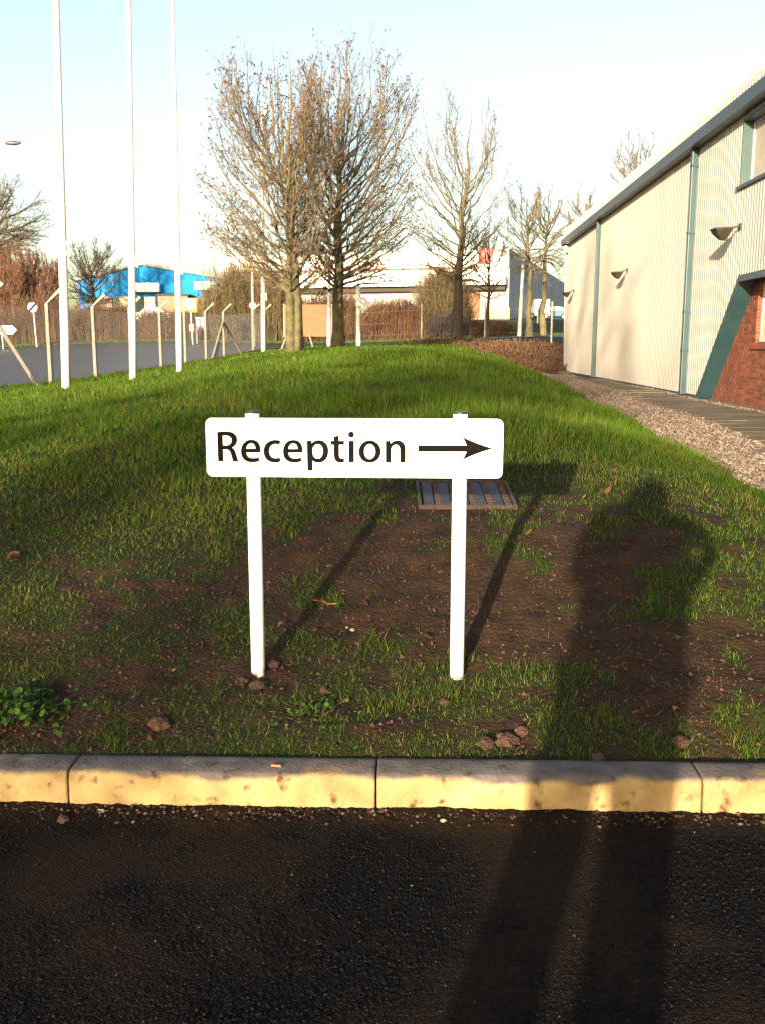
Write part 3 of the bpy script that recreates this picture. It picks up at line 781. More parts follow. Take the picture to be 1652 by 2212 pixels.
# upper window: reveals, sill, panes
uo = .17
b_ = MB()
b_.hexa([Wp(UW[0] + .03, UW[2], -.028), Wp(UW[0] - .01, UW[2], -.028), Wp(UW[0] - .01, UW[2], uo + .1), Wp(UW[0] + .03, UW[2], uo + .1)],
        [Wp(UW[0] + .03, UW[3], -.028), Wp(UW[0] - .01, UW[3], -.028), Wp(UW[0] - .01, UW[3], uo + .1), Wp(UW[0] + .03, UW[3], uo + .1)])
b_.build('window_reveal', M['teal_light'], hall); b_ = MB()
b_.hexa([Wp(UW[1] + .01, UW[2], -.028), Wp(UW[1] - .03, UW[2], -.028), Wp(UW[1] - .03, UW[2], uo + .1), Wp(UW[1] + .01, UW[2], uo + .1)],
        [Wp(UW[1] + .01, UW[3], -.028), Wp(UW[1] - .03, UW[3], -.028), Wp(UW[1] - .03, UW[3], uo + .1), Wp(UW[1] + .01, UW[3], uo + .1)])
b_.build('window_reveal', M['teal_light'], hall)
b_ = MB(); b_.hexa([Wp(UW[0] + .14, UW[2] - .05, -.07), Wp(UW[1] - .14, UW[2] - .05, -.07), Wp(UW[1] - .14, UW[2] - .05, uo), Wp(UW[0] + .14, UW[2] - .05, uo)],
                  [Wp(UW[0] + .14, UW[2] + .01, -.07), Wp(UW[1] - .14, UW[2] + .01, -.07), Wp(UW[1] - .14, UW[2] + .01, uo), Wp(UW[0] + .14, UW[2] + .01, uo)])
b_.build('window_sill', M['gutter'], hall)
b_ = MB(); b_.hexa([Wp(UW[0] + .02, UW[3], -.03), Wp(UW[1], UW[3], -.03), Wp(UW[1], UW[3], uo + .1), Wp(UW[0] + .02, UW[3], uo + .1)],
                  [Wp(UW[0] + .02, UW[3] + .05, -.03), Wp(UW[1], UW[3] + .05, -.03), Wp(UW[1], UW[3] + .05, uo + .1), Wp(UW[0] + .02, UW[3] + .05, uo + .1)])
b_.build('window_head', M['gutter'], hall)
window(UW[0] - .01, UW[1] + .01, UW[2] + .01, UW[3], uo, M['upvc'], M['glass_bright'], 5, blind=M['blind'])
# downpipes
for yk in (35.6, 22.95, 9.5):
    d = MB(); d.hexa([Wp(yk + .075, ZB0 + .04, -.155), Wp(yk - .075, ZB0 + .04, -.155), Wp(yk - .075, ZB0 + .04, -.024), Wp(yk + .075, ZB0 + .04, -.024)],
                     [Wp(yk + .075, ZG, -.155), Wp(yk - .075, ZG, -.155), Wp(yk - .075, ZG, -.024), Wp(yk + .075, ZG, -.024)])
    dp = d.build('downpipe', M['teal'], hall, bevel=.012)
    for zk in (1.2, 2.1, 3.9, 5.4):
        k_ = MB(); k_.hexa([Wp(yk + .10, zk, -.165), Wp(yk - .10, zk, -.165), Wp(yk - .10, zk, -.023), Wp(yk + .10, zk, -.023)],
                           [Wp(yk + .10, zk + .05, -.165), Wp(yk - .10, zk + .05, -.165), Wp(yk - .10, zk + .05, -.023), Wp(yk + .10, zk + .05, -.023)])
        k_.build('pipe_bracket', M['teal'], dp)
d = MB(); d.hexa([Wp(YF + .05, ZB0, -.04), Wp(YF - .06, ZB0, -.04), Wp(YF - .06, ZB0, .06), Wp(YF + .05, ZB0, .06)], [Wp(YF + .05, ZG, -.04), Wp(YF - .06, ZG, -.04), Wp(YF - .06, ZG, .06), Wp(YF + .05, ZG, .06)])
d.build('corner_trim', M['teal'], hall)
# gutter
g_ = MB(); GO = .26
sec = [(-GO, ZG), (-GO - .02, ZG + .21), (-GO - .02, ZG + .24), (.0, ZG + .24), (.0, ZG - .005), (-GO + .05, ZG - .005)]
g_.prism([Wp(YF + .2, z_, o_) for o_, z_ in sec], Vector(Wp(YN, 0)) - Vector(Wp(YF + .2, 0)))
g_.build('gutter', M['gutter'], hall)
# curved roof sheets, ribs running up the slope
zr = ZG + .24
rp = [(-.12, zr), (-.12, zr + .22)]
for k in range(1, 9):
    a_ = R(80) * k / 8; rp.append((-.12 + .42 * (1 - math.cos(a_)), zr + .22 + .42 * math.sin(a_)))
ox, oz = rp[-1]
rp += [(ox + d_, oz + d_ * .10) for d_ in (1, 3, 6, 12)]
ys_ = []
yy = YF + .1
while yy > YN:
    for f_, h_ in ((0, 0), (.09, 0), (.105, .02), (.165, .02), (.18, 0)): ys_.append((yy - f_, h_))
    yy -= .18
V = []; K = len(rp)
for (y_, h_) in ys_:
    for q, (o_, z_) in enumerate(rp):
        a0 = rp[max(q - 1, 0)]; a1 = rp[min(q + 1, K - 1)]; tx, tz = a1[0] - a0[0], a1[1] - a0[1]; L = math.hypot(tx, tz)
        V.append((WALL(y_) + o_ - tz / L * h_, y_, z_ + tx / L * h_))
Fq = [(i * K + q, (i + 1) * K + q, (i + 1) * K + q + 1, i * K + q + 1) for i in range(len(ys_) - 1) for q in range(K - 1)]
link('roof', np_mesh('roof', np.array(V), np.array(Fq), False), M['cream_roof'], hall)
# gable end and rear of the building
g_ = MB()
pts = [(WALL(YF) + .0, YF, 0)] + [(WALL(YF) + o_, YF, z_) for o_, z_ in rp if o_ >= -.13] + [(WALL(YF) + rp[-1][0], YF, 0)]
g_.prism(pts, (0, -.08, 0)); g_.build('gable_wall', M['cream_clad'], hall)
g_ = MB(); g_.box((WALL(20) + 13, (YF + YN) / 2, 3.9), (.2, YF - YN, 7.8)); g_.box((WALL(20) + 6.4, YN - .1, 3.4), (12.8, .2, 6.8)); g_.build('rear_wall', M['cream_clad'], hall)
# interior lining: nothing may shine through the panes
# floodlights
FLB = [('dark floodlight on the cream wall above the brick corner', 19.5, 1.0), ('dark floodlight between the two teal downpipes', 30.4, .9), ('dark floodlight at the far end of the cream wall', 41.6, .9)]
def floodlight(lab, yk, s_):
    o_ = empty('floodlight', Wp(yk, 3.62, -.03), lab, 'floodlight', 'floodlights along the cream wall')
    x0_ = WALL(yk)
    a_ = MB(); a_.box((x0_ - .03, yk, 3.66), (.03, .10, .12)); a_.tube([(x0_ - .04, yk, 3.67), (x0_ - .16 * s_, yk, 3.64), (x0_ - .24 * s_, yk, 3.61)], .018, 8)
    a_.build('bracket', M['lamp_grey'], o_)
    h_ = MB(); cx_ = x0_ - .36 * s_
    w2 = .17 * s_
    # wedge body: wide glass below and outward, narrow back
    h_.hexa([(cx_ - .02 * s_, yk - w2 * .35, 3.40), (cx_ + .05 * s_, yk - w2 * .35, 3.39), (cx_ + .05 * s_, yk + w2 * .35, 3.39), (cx_ - .02 * s_, yk + w2 * .35, 3.40)],
            [(cx_ - .20 * s_, yk - w2, 3.40 + .19 * s_), (cx_ + .16 * s_, yk - w2, 3.40 + .21 * s_), (cx_ + .16 * s_, yk + w2, 3.40 + .21 * s_), (cx_ - .20 * s_, yk + w2, 3.40 + .19 * s_)])
    hb_ = h_.build('housing', M['lamp_grey'], o_, bevel=.008)
    v_ = MB(); v_.hexa([(cx_ - .205 * s_, yk - w2 * 1.03, 3.40 + .195 * s_), (cx_ + .165 * s_, yk - w2 * 1.03, 3.40 + .215 * s_), (cx_ + .165 * s_, yk + w2 * 1.03, 3.40 + .215 * s_), (cx_ - .205 * s_, yk + w2 * 1.03, 3.40 + .195 * s_)],
                      [(cx_ - .205 * s_, yk - w2 * 1.03, 3.40 + .225 * s_), (cx_ + .165 * s_, yk - w2 * 1.03, 3.40 + .245 * s_), (cx_ + .165 * s_, yk + w2 * 1.03, 3.40 + .245 * s_), (cx_ - .205 * s_, yk + w2 * 1.03, 3.40 + .225 * s_)])
    v_.build('rim', M['lamp_grey'], o_)
    g_ = MB(); g_.hexa([(cx_ - .175 * s_, yk - w2 * .85, 3.40 + .155 * s_), (cx_ - .035 * s_, yk - w2 * .4, 3.41), (cx_ - .035 * s_, yk + w2 * .4, 3.41), (cx_ - .175 * s_, yk + w2 * .85, 3.40 + .155 * s_)],
                      [(cx_ - .185 * s_, yk - w2 * .85, 3.40 + .150 * s_), (cx_ - .045 * s_, yk - w2 * .4, 3.405), (cx_ - .045 * s_, yk + w2 * .4, 3.405), (cx_ - .185 * s_, yk + w2 * .85, 3.40 + .150 * s_)])
    g_.build('glass', M['glass_dark'], o_)
for a_ in FLB: floodlight(*a_)
o_ = empty('security_camera', Wp(43.7, 5.6, -.02), 'small white alarm box under the far end of the gutter', 'alarm box')
b_ = MB(); b_.box(Wp(43.7, 5.6, -.10), (.14, .2, .3)); b_.build('box', M['white'], o_, bevel=.02)

# ------------------------------------------------------------------ flagpoles
FP = [(142, 843, 17.0, 121, .080, 'nearest and thickest white flagpole, leftmost in the row'),
      (287, 820, 20.5, 278, .078, 'second white flagpole, standing between the nearest one and the blue building gable'),
      (388, 802, 23.7, 373, .078, 'third white flagpole, in front of the yellow container'),
      (570, 760, 34.0, 556, .080, 'fourth white flagpole, just left of the twin trunk tree'),
      (711, 752, 37.5, 703, .080, 'fifth white flagpole, mostly hidden behind the brown hoarding and tree')]
for i, (px_, py_, d_, ptop, r_, lab) in enumerate(FP):
    x_ = X(px_, d_, .8); z0 = t1(x_, d_)
    if i < 3:
        q = at(ptop, 0, d_); k_ = (10.4) / (q.z - z0); top = Vector((x_, d_, z0)) + (q - Vector((x_, d_, z0))) * k_
    else: top = Vector((x_ + .12, d_, z0 + 8.2))
    o_ = empty('flagpole', (x_, d_, z0), lab, 'flagpole', 'white flagpoles in a row on the lawn')
    bs = Vector((x_, d_, z0 - .1)); p = MB(); n_ = 9
    p.tube([bs.lerp(top, k / n_) for k in range(n_ + 1)], [r_ * (1 - .55 * (k / n_) ** 1.3) for k in range(n_ + 1)], 20)
    po = p.build('pole', M['pole_white'], o_)
    for f in po.data.polygons: f.use_smooth = len(f.vertices) == 4
    c_ = MB(); cp = bs.lerp(top, .245)
    c_.tube([cp + Vector((r_ * .9, -.01, -.11)), cp + Vector((r_ * .9 + .05, -.01, -.03)), cp + Vector((r_ * .9 + .05, -.01, .03)), cp + Vector((r_ * .9, -.01, .11))], .016, 8)
    c_.tube([cp + Vector((r_ * .9 + .05, -.01, -.13)), cp + Vector((r_ * .9 + .05, -.01, .13))], .014, 8)
    c_.build('cleat', M['pole_white'], o_)
    f_ = MB(); f_.tube([top, top + Vector((0, 0, .03)), top + Vector((0, 0, .12)), top + Vector((0, 0, .16))], [.03, .07, .07, .02], 12); f_.build('finial', M['pole_white'], o_)
    h_ = MB(); h_.tube([cp + Vector((r_ + .05, -.02, 0)), bs.lerp(top, .6) + Vector((r_ * .9, -.02, 0)), top + Vector((.05, -.02, -.1))], .004, 5); h_.build('halyard', M['wire'], o_)

# ------------------------------------------------------------------ chain link fence with cranked concrete posts
fence = empty('chain_link_fence', (-8.3, 24, .41), 'chain link fence on cranked concrete posts beside the road', 'fence')
fx = lambda y_: -10.17 + .078 * y_
HB_ = 1.95
def fpost(x_, y_, parent, crank=True, h=HB_):
    z0 = t1(x_, y_); s_ = .043; r_ = MB()
    def sq(c, s, tilt=0): return [Vector(c) + Vector((a_ * s, b_ * s, -a_ * s * tilt)) for a_, b_ in ((-1, -1), (1, -1), (1, 1), (-1, 1))]
    A0 = sq((x_, y_, z0 - .2), s_); A1 = sq((x_, y_, z0 + h), s_ * .85, -.35)
    r_.hexa(A0, A1)
    if crank: r_.hexa(A1, sq((x_ + .36, y_, z0 + h + .34), s_ * .7, 1.0))
    return r_.build('post', M['concrete_post'], parent)
FPY = [15, 18, 21, 24, 27, 30, 33, 36, 39, 42, 48, 51]
for y_ in FPY: fpost(fx(y_), y_, fence)
def strut(x_, y_, dx, dy, parent, h=1.55):
    z0 = t1(x_, y_); z1 = t1(x_ + dx, y_ + dy); s_ = MB()
    s_.tube([(x_ + dx, y_ + dy, z1 - .1), (x_, y_, z0 + h)], [.048, .044], 6); s_.build('strut', M['concrete_post'], parent)
strut(fx(42), 42, -.22, -2.0, fence); strut(fx(42), 42, .62, 1.5, fence); strut(fx(21), 21, .95, .25, fence, 1.75)
def mesh_panel(p0, p1, h, parent, pitch=.055, r_=.0019):
    """diagonal wires woven between two posts"""
    (xa, ya), (xb, yb) = p0, p1; L = math.hypot(xb - xa, yb - ya); za = t1(xa, ya) + .03; zb = t1(xb, yb) + .03
    P0 = []; P1 = []
    n_ = int((L + h) / (pitch * 1.414))
    for sgn in (1, -1):
        for i in range(1, n_):
            c_ = i * pitch * 1.414        # u + v = c
            pts = []
            u0 = max(0, c_ - h); u1 = min(L, c_); v0 = c_ - u0; v1 = c_ - u1
            if u1 <= u0: continue
            if sgn < 0: u0, u1 = L - u0, L - u1
            P0.append((u0, v0)); P1.append((u1, v1))
    P0 = np.array(P0); P1 = np.array(P1)
    def w3(P, j): 
        f_ = P[:, 0] / L; return np.c_[xa + (xb - xa) * f_, ya + (yb - ya) * f_ + j, za + (zb - za) * f_ + P[:, 1]]
    A_ = w3(P0, 0); B_ = w3(P1, 0); D = B_ - A_; D /= np.linalg.norm(D, axis=1)[:, None]
    nrm = np.array([-(yb - ya), xb - xa, 0]) / L; up = np.cross(D, nrm)
    ring = [nrm * r_, -.5 * nrm * r_ + .87 * up * r_, -.5 * nrm * r_ - .87 * up * r_]
    V = np.concatenate([np.stack([A_ + k for k in ring], 1), np.stack([B_ + k for k in ring], 1)], 1)
    n_ = len(A_); f0 = np.array([(0, 1, 4, 3), (1, 2, 5, 4), (2, 0, 3, 5)])
    Fq = (f0[None] + (np.arange(n_) * 6)[:, None, None]).reshape(-1, 4)
    o_ = link('mesh_panel', np_mesh('mesh_panel', V.reshape(-1, 3), Fq), M['wire'], parent)
    return o_
yl = [15, 18, 21, 24, 27, 30, 33, 36, 39, 42, 45, 48, 51]
for a_, b2 in zip(yl[:-1], yl[1:]): mesh_panel((fx(a_), a_), (fx(b2), b2), 1.8, fence, pitch=.055 if a_ < 33 else .11, r_=.0023 if a_ < 33 else .0045)
lw = MB()
for hh in (.1, 1.0, 1.86): lw.tube([(fx(y_) + .05, y_, t1(fx(y_), y_) + hh) for y_ in yl], .0035, 4)
for k in range(3): lw.tube([(fx(y_) + .12 + .11 * k, y_, t1(fx(y_), y_) + HB_ + .1 + .11 * k) for y_ in yl], .003, 4)
lw.build('line_wire', M['wire'], fence)
# rear run
rear = empty('rear_fence', (2, 50.5, 1.5), 'thin straight fence posts behind the trees at the top of the lawn', 'fence')
for px_, pt in ((910, 656), (1046, 652), (1190, 651)):
    x_ = X(px_, 50.5, 2); z0 = t1(x_, 50.5); h_ = Z(pt, 50.5) - z0
    m_ = MB(); m_.tube([(x_, 50.5, z0 - .2), (x_, 50.5, z0 + h_)], .052, 6); m_.build('post', M['concrete_post'], rear)
xs_r = [X(q, 50.5, 2) for q in (770, 910, 1046, 1190)]
wr = MB()
for hh in (.5, 1.1, 1.7): wr.tube([(x_, 50.5, t1(x_, 50.5) + hh) for x_ in xs_r], .004, 4)
wr.build('line_wire', M['wire'], rear)

# ------------------------------------------------------------------ vectorised tubes and bare trees
class Tubes:
    def __init__(s): s.g = {}
    def add(s, P, r0, r1, m=0, k=4):
        n_ = len(P); rr_ = np.asarray(r0, float) if hasattr(r0, '__len__') else np.linspace(r0, r1, n_)
        s.g.setdefault((n_, k), []).append((np.asarray(P, float), rr_, None, m))
    def mesh(s, name):
        Vs = []; Fs = []; Ms = []; off_ = 0
        for (n_, k), L in s.g.items():
            P = np.stack([q[0] for q in L]); rad = np.array([q[1] for q in L]); mi = np.array([q[3] for q in L])
            N = len(L); Tn = np.empty_like(P); Tn[:, 1:-1] = P[:, 2:] - P[:, :-2]; Tn[:, 0] = P[:, 1] - P[:, 0]; Tn[:, -1] = P[:, -1] - P[:, -2]
            Tn /= np.linalg.norm(Tn, axis=2, keepdims=True) + 1e-9
            ref = np.where(np.abs(Tn[:, :1, 2:3]) < .9, np.array([0, 0, 1.]), np.array([1., 0, 0]))
            A_ = np.cross(Tn, ref); A_ /= np.linalg.norm(A_, axis=2, keepdims=True) + 1e-9; B_ = np.cross(Tn, A_)
            rad = rad[:, :, None]
            an = np.arange(k) * TAU / k
            ring = P[:, :, None, :] + rad[..., None] * (A_[:, :, None, :] * np.cos(an)[None, None, :, None] + B_[:, :, None, :] * np.sin(an)[None, None, :, None])
            Vs.append(ring.reshape(-1, 3))
            i = np.arange(n_ - 1)[:, None]; j = np.arange(k)[None]
            q = np.stack([i * k + j, i * k + (j + 1) % k, (i + 1) * k + (j + 1) % k, (i + 1) * k + j], -1).reshape(-1, 4)
            Fq = (q[None] + (np.arange(N) * n_ * k)[:, None, None] + off_)
            Fs.append(Fq.reshape(-1, 4)); Ms.append(np.repeat(mi, len(q))); off_ += N * n_ * k
        return np_mesh(name, np.concatenate(Vs), [np.concatenate(Fs)], True, np.concatenate(Ms))
def unit(v): return v / (np.linalg.norm(v) + 1e-9)
def wiggle(rg, P, amp):
    P = np.array(P); P[1:-1] += rg.normal(0, amp, P[1:-1].shape); return P
def bez(p0, p1, p2, n_):
    t_ = np.linspace(0, 1, n_)[:, None]; return (1 - t_) ** 2 * p0 + 2 * t_ * (1 - t_) * p1 + t_ ** 2 * p2
def bare_tree(lab, base, r_tr, split, crown, limbs=24, kids=11, twigs=8, tiny=4, seed=1, stems=((0, 0),), mt=None, buds=0, twig_r=.009, group=None, cat='tree', name='bare_tree', up=.45, tiny_len=.35, kid_len=.30, limb_r=.4):
    """crown = (cx,cy,cz,rx,ry,rz) ellipsoid"""
    rg = np.random.default_rng(seed); mt = mt or [M['bark'], M['limb'], M['twig'], M['bud']]
    base = np.array(base, float); C = np.array(crown[:3]); Rr = np.array(crown[3:])
    root = empty(name, base, lab, cat, group)
    tr = Tubes(); cr = Tubes()
    zt = C[2] + Rr[2]
    for si, (sx_, sy_) in enumerate(stems):
        b0 = base + np.array([sx_, sy_, -.15]); n_ = 12
        tip = np.array([C[0] + rg.normal(0, .15) * Rr[0] + sx_ * 2, C[1], zt - .12 * Rr[2] * rg.random()])
        us = np.linspace(0, 1, n_)[:, None]
        P = b0 + (tip - b0) * us; P[:, :2] = b0[:2] + (tip - b0)[:2] * us ** 1.6
        P = wiggle(rg, P, .03 * r_tr * 8)
        P[1, :2] = b0[:2]; P[0] = b0
        # flared foot, then taper
        hs = P[:, 2] - base[2]
        rp_ = [r_tr * (1 - q / (n_ - 1)) ** 1.25 * (1.25 if q == 0 else 1) + .008 for q in range(n_)]
        P2 = np.concatenate([P[:1], P[:1] + (P[1:2] - P[:1]) * .35, P[1:5]]); r2 = np.array([rp_[0] * 1.12, rp_[0] * .86] + rp_[1:5])
        tr.add(P2, r2, 0, 0, 14)
        cr.add(P[4:], np.array(rp_[4:]), 0, 1, 8)
        nl = limbs // len(stems)
        for i in range(nl):
            f_ = (i + rg.random()) / nl
            h_ = split + (zt - split) * .55 * f_ ** 1.3
            pf = np.interp(h_, P[:, 2] - 0, np.arange(n_)) if False else np.interp(base[2] + (h_ - base[2]), P[:, 2], np.arange(n_))
            q0 = int(min(pf, n_ - 2)); p0 = P[q0] + (P[q0 + 1] - P[q0]) * (pf - q0)
            az = i * 2.399 + rg.normal(0, .35) + si * 1.3
            el = R(-52) + (R(122)) * f_ ** .9 + rg.normal(0, .10)
            if rg.random() < .12: el -= .2
            d_ = np.array([math.cos(az) * math.cos(el), math.sin(az) * math.cos(el), math.sin(el)])
            if el < 0: d_[:2] *= math.cos(el) ** -.62 * (1 - .10 * rg.random())
            tgt = C + d_ * Rr * rg.uniform(.86, 1.0)
            L = np.linalg.norm(tgt - p0)
            out = unit(np.array([tgt[0] - p0[0], tgt[1] - p0[1], 0]))
            p1 = p0 + out * L * .42 + np.array([0, 0, L * (.12 + up * .5) * (1 if el > 0 else .55)])
            LP = wiggle(rg, bez(p0, p1, tgt, 9), L * .012)
            r0 = r_tr * limb_r * (1 - .55 * f_) * rg.uniform(.7, 1.1)
            ar = np.arange(9) / 8; prf = r0 * (1 - ar) ** .9 + .010
            cr.add(LP[:7], prf[:7], 0, 1, 6); cr.add(LP[6:], prf[6:], 0, 2, 4)
            for j in range(kids):
                tt = .16 + .82 * (j + rg.random()) / kids; k_ = tt * 8; q1 = int(min(k_, 7)); s0 = LP[q1] + (LP[q1 + 1] - LP[q1]) * (k_ - q1)
                tg = unit(LP[min(q1 + 1, 8)] - LP[q1]); rnd = rg.normal(0, 1, 3); rnd -= tg * rnd.dot(tg); rnd = unit(rnd)
                outw = unit((s0 - C) / Rr)
                kd = unit(tg * .8 + rnd * .65 + outw * .25 + np.array([0, 0, up]))
                kl = L * kid_len * (1.15 - .55 * tt) * rg.uniform(.7, 1.25)
                e0 = s0 + kd * kl
                qn = np.linalg.norm((e0 - C) / Rr)
                if qn > 1.06: kl *= max(.35, 1 - (qn - 1.06) * 1.5)
                e0 = s0 + kd * kl + np.array([0, 0, kl * .08])
                KP = wiggle(rg, bez(s0, s0 + kd * kl * .5 + np.array([0, 0, -.04 * kl]), e0, 5), kl * .03)
                rk = max(.007, r0 * .30 * (1 - .6 * tt))
                cr.add(KP, rk, twig_r * .9, 2 if rk < .02 else 1, 4)
                for t2 in range(twigs):
                    tq = .15 + .85 * (t2 + rg.random()) / twigs; kk = tq * 4; q2 = int(min(kk, 3)); w0 = KP[q2] + (KP[q2 + 1] - KP[q2]) * (kk - q2)
                    td = unit(unit(KP[q2 + 1] - KP[q2]) * .9 + rg.normal(0, .55, 3) + np.array([0, 0, up * .8])); tl = kl * rg.uniform(.3, .6) * (1.1 - .4 * tq)
                    w1 = w0 + td * tl; wm = (w0 + w1) / 2 + rg.normal(0, tl * .05, 3)
                    cr.add([w0, wm, w1], twig_r * .8, twig_r * .45, 2, 3)
                    for t3 in range(tiny):
                        f3 = rg.uniform(.15, 1); v0 = w0 + (w1 - w0) * f3; vd = unit(td + rg.normal(0, .6, 3) + np.array([0, 0, up * .6])); vl = tl * tiny_len * rg.uniform(.6, 1.4)
                        cr.add([v0, v0 + vd * vl], twig_r * .5, twig_r * .3, 2, 3)
                        if buds and rg.random() < buds:
                            b1 = v0 + vd * vl; sb = rg.uniform(.02, .045)
                            cr.add([b1 - vd * sb, b1, b1 + vd * sb + rg.normal(0, .01, 3)], sb * .6, sb * .45, 3, 3)
    link('trunk', tr.mesh('trunk'), mt, root); link('crown', cr.mesh('crown'), mt, root)
    return root

def crown_px(px0, px1, py0, py1, d_, ry=None):
    x0_ = X(px0, d_, 8); x1_ = X(px1, d_, 8); z0_ = Z(py1, d_); z1_ = Z(py0, d_)
    rx_ = (x1_ - x0_) / 2; return ((x0_ + x1_) / 2, d_, (z0_ + z1_) / 2, rx_, ry or rx_, (z1_ - z0_) / 2)
def tbase(px_, d_):
    x_ = X(px_, d_, 1.2); return (x_, d_, t1(x_, d_))
b1 = tbase(637, 31); b2 = tbase(731, 34.5)
bare_tree('tall bare tree with two fused lichen covered trunks, nearest on the lawn', b1, .165, b1[2] + 1.75, crown_px(425, 760, 88, 640, 31), 70, 10, 8, 3, seed=3, stems=((-.115, 0), (.12, .03)), buds=.20, limb_r=.26, twig_r=.0058, up=.30)
bare_tree('tall bare tree with one dark mossy trunk right of the brown hoarding', b2, .235, b2[2] + 2.0, crown_px(622, 922, 62, 665, 34.5), 76, 10, 8, 3, seed=8, buds=.18, limb_r=.22, twig_r=.006, up=.30)
b3 = tbase(985, 50)
bare_tree('slender bare tree with upswept limbs behind the right end of the lawn', b3, .30, b3[2] + 3.0, crown_px(862, 1105, 188, 660, 50), 40, 10, 7, 3, seed=13, buds=.10, twig_r=.008, limb_r=.20, mt=[M['bark_dark'], M['limb'], M['twig'], M['bud']])
b4 = tbase(1051, 56)
bare_tree('small thin bare tree below the red logo panel', b4, .13, b4[2] + 2.2, crown_px(985, 1110, 465, 660, 56), 18, 9, 7, 3, seed=17, twig_r=.012, mt=[M['bark_dark'], M['bark_dark'], M['twig'], M['bud']])
b5 = tbase(1141, 57)
bare_tree('bare tree with greenish trunk left of the pair by the cream unit', b5, .21, b5[2] + 3.8, crown_px(1070, 1205, 375, 650, 57), 24, 10, 8, 4, seed=19, twig_r=.009, limb_r=.24, mt=[M['limb'], M['limb'], M['twig'], M['bud']])
b6 = tbase(1170, 60)
bare_tree('bare tree with forked trunk right of the pair by the cream unit', b6, .24, b6[2] + 4.4, crown_px(1100, 1250, 398, 660, 60), 24, 10, 8, 4, seed=23, twig_r=.009, limb_r=.24, mt=[M['limb'], M['limb'], M['twig'], M['bud']])
b7 = tbase(1372, 62)
bare_tree('tallest bare treetop showing above the cream roof', b7, .28, b7[2] + 6, crown_px(1285, 1460, 255, 620, 62), 34, 10, 7, 4, seed=29, twig_r=.012, limb_r=.28, mt=[M['bark_dark'], M['limb'], M['twig'], M['bud']])
b8 = tbase(1265, 63)
bare_tree('lower bare treetop behind the far corner of the cream roof', b8, .22, b8[2] + 5, crown_px(1190, 1335, 395, 640, 63), 26, 10, 7, 3, seed=31, twig_r=.013, mt=[M['bark_dark'], M['limb'], M['twig'], M['bud']])
# spreading oak at the far left
b9 = tbase(-45, 88)
bare_tree('big spreading bare oak at the left edge behind the birches', b9, .55, b9[2] + 6.5, crown_px(-160, 118, 366, 590, 88, 6), 26, 12, 8, 4, seed=37, twig_r=.02, up=.12, kid_len=.36, limb_r=.5, buds=.2, mt=[M['bark_dark'], M['bark_dark'], M['twig'], M['bud']], name='oak_tree')
b10 = tbase(214, 66)
bare_tree('round dark bare tree in front of the blue building', b10, .22, b10[2] + 2.2, crown_px(125, 268, 508, 690, 66), 32, 11, 7, 3, seed=41, twig_r=.014, mt=[M['bark_dark'], M['bark_dark'], M['bark_dark'], M['bud']])
# birch thicket
rg = np.random.default_rng(50)
wds = ['reddish twiggy birch at the left edge of the picture', 'pale stemmed birch in the red thicket left of the first flagpole', 'reddish bare birch just left of the nearest flagpole']
ORD = ['first', 'second', 'third', 'fourth', 'fifth', 'sixth', 'seventh', 'eighth', 'ninth', 'tenth', 'eleventh', 'twelfth', 'thirteenth']
for i in range(13):
    px_ = -12 + i * 11.5 + rg.uniform(-4, 4); d_ = rg.uniform(61, 68)
    bb = tbase(px_, d_); top = 515 + 30 * rg.random() + (28 if px_ > 95 else 0) - (0 if px_ < 60 else -5)
    bare_tree('reddish bare birch, ' + ORD[i] + ' from the left edge, in the thicket beside the nearest flagpole', bb, .075, bb[2] + 1.4, crown_px(px_ - 20, px_ + 20, top, 700, d_), 22, 10, 8, 4, seed=60 + i, twig_r=.011, up=.75, kid_len=.22, name='birch_tree', group='birches of the roadside thicket', mt=[M['birch_stem'], M['birch_twig'], M['birch_twig'], M['birch_twig']])

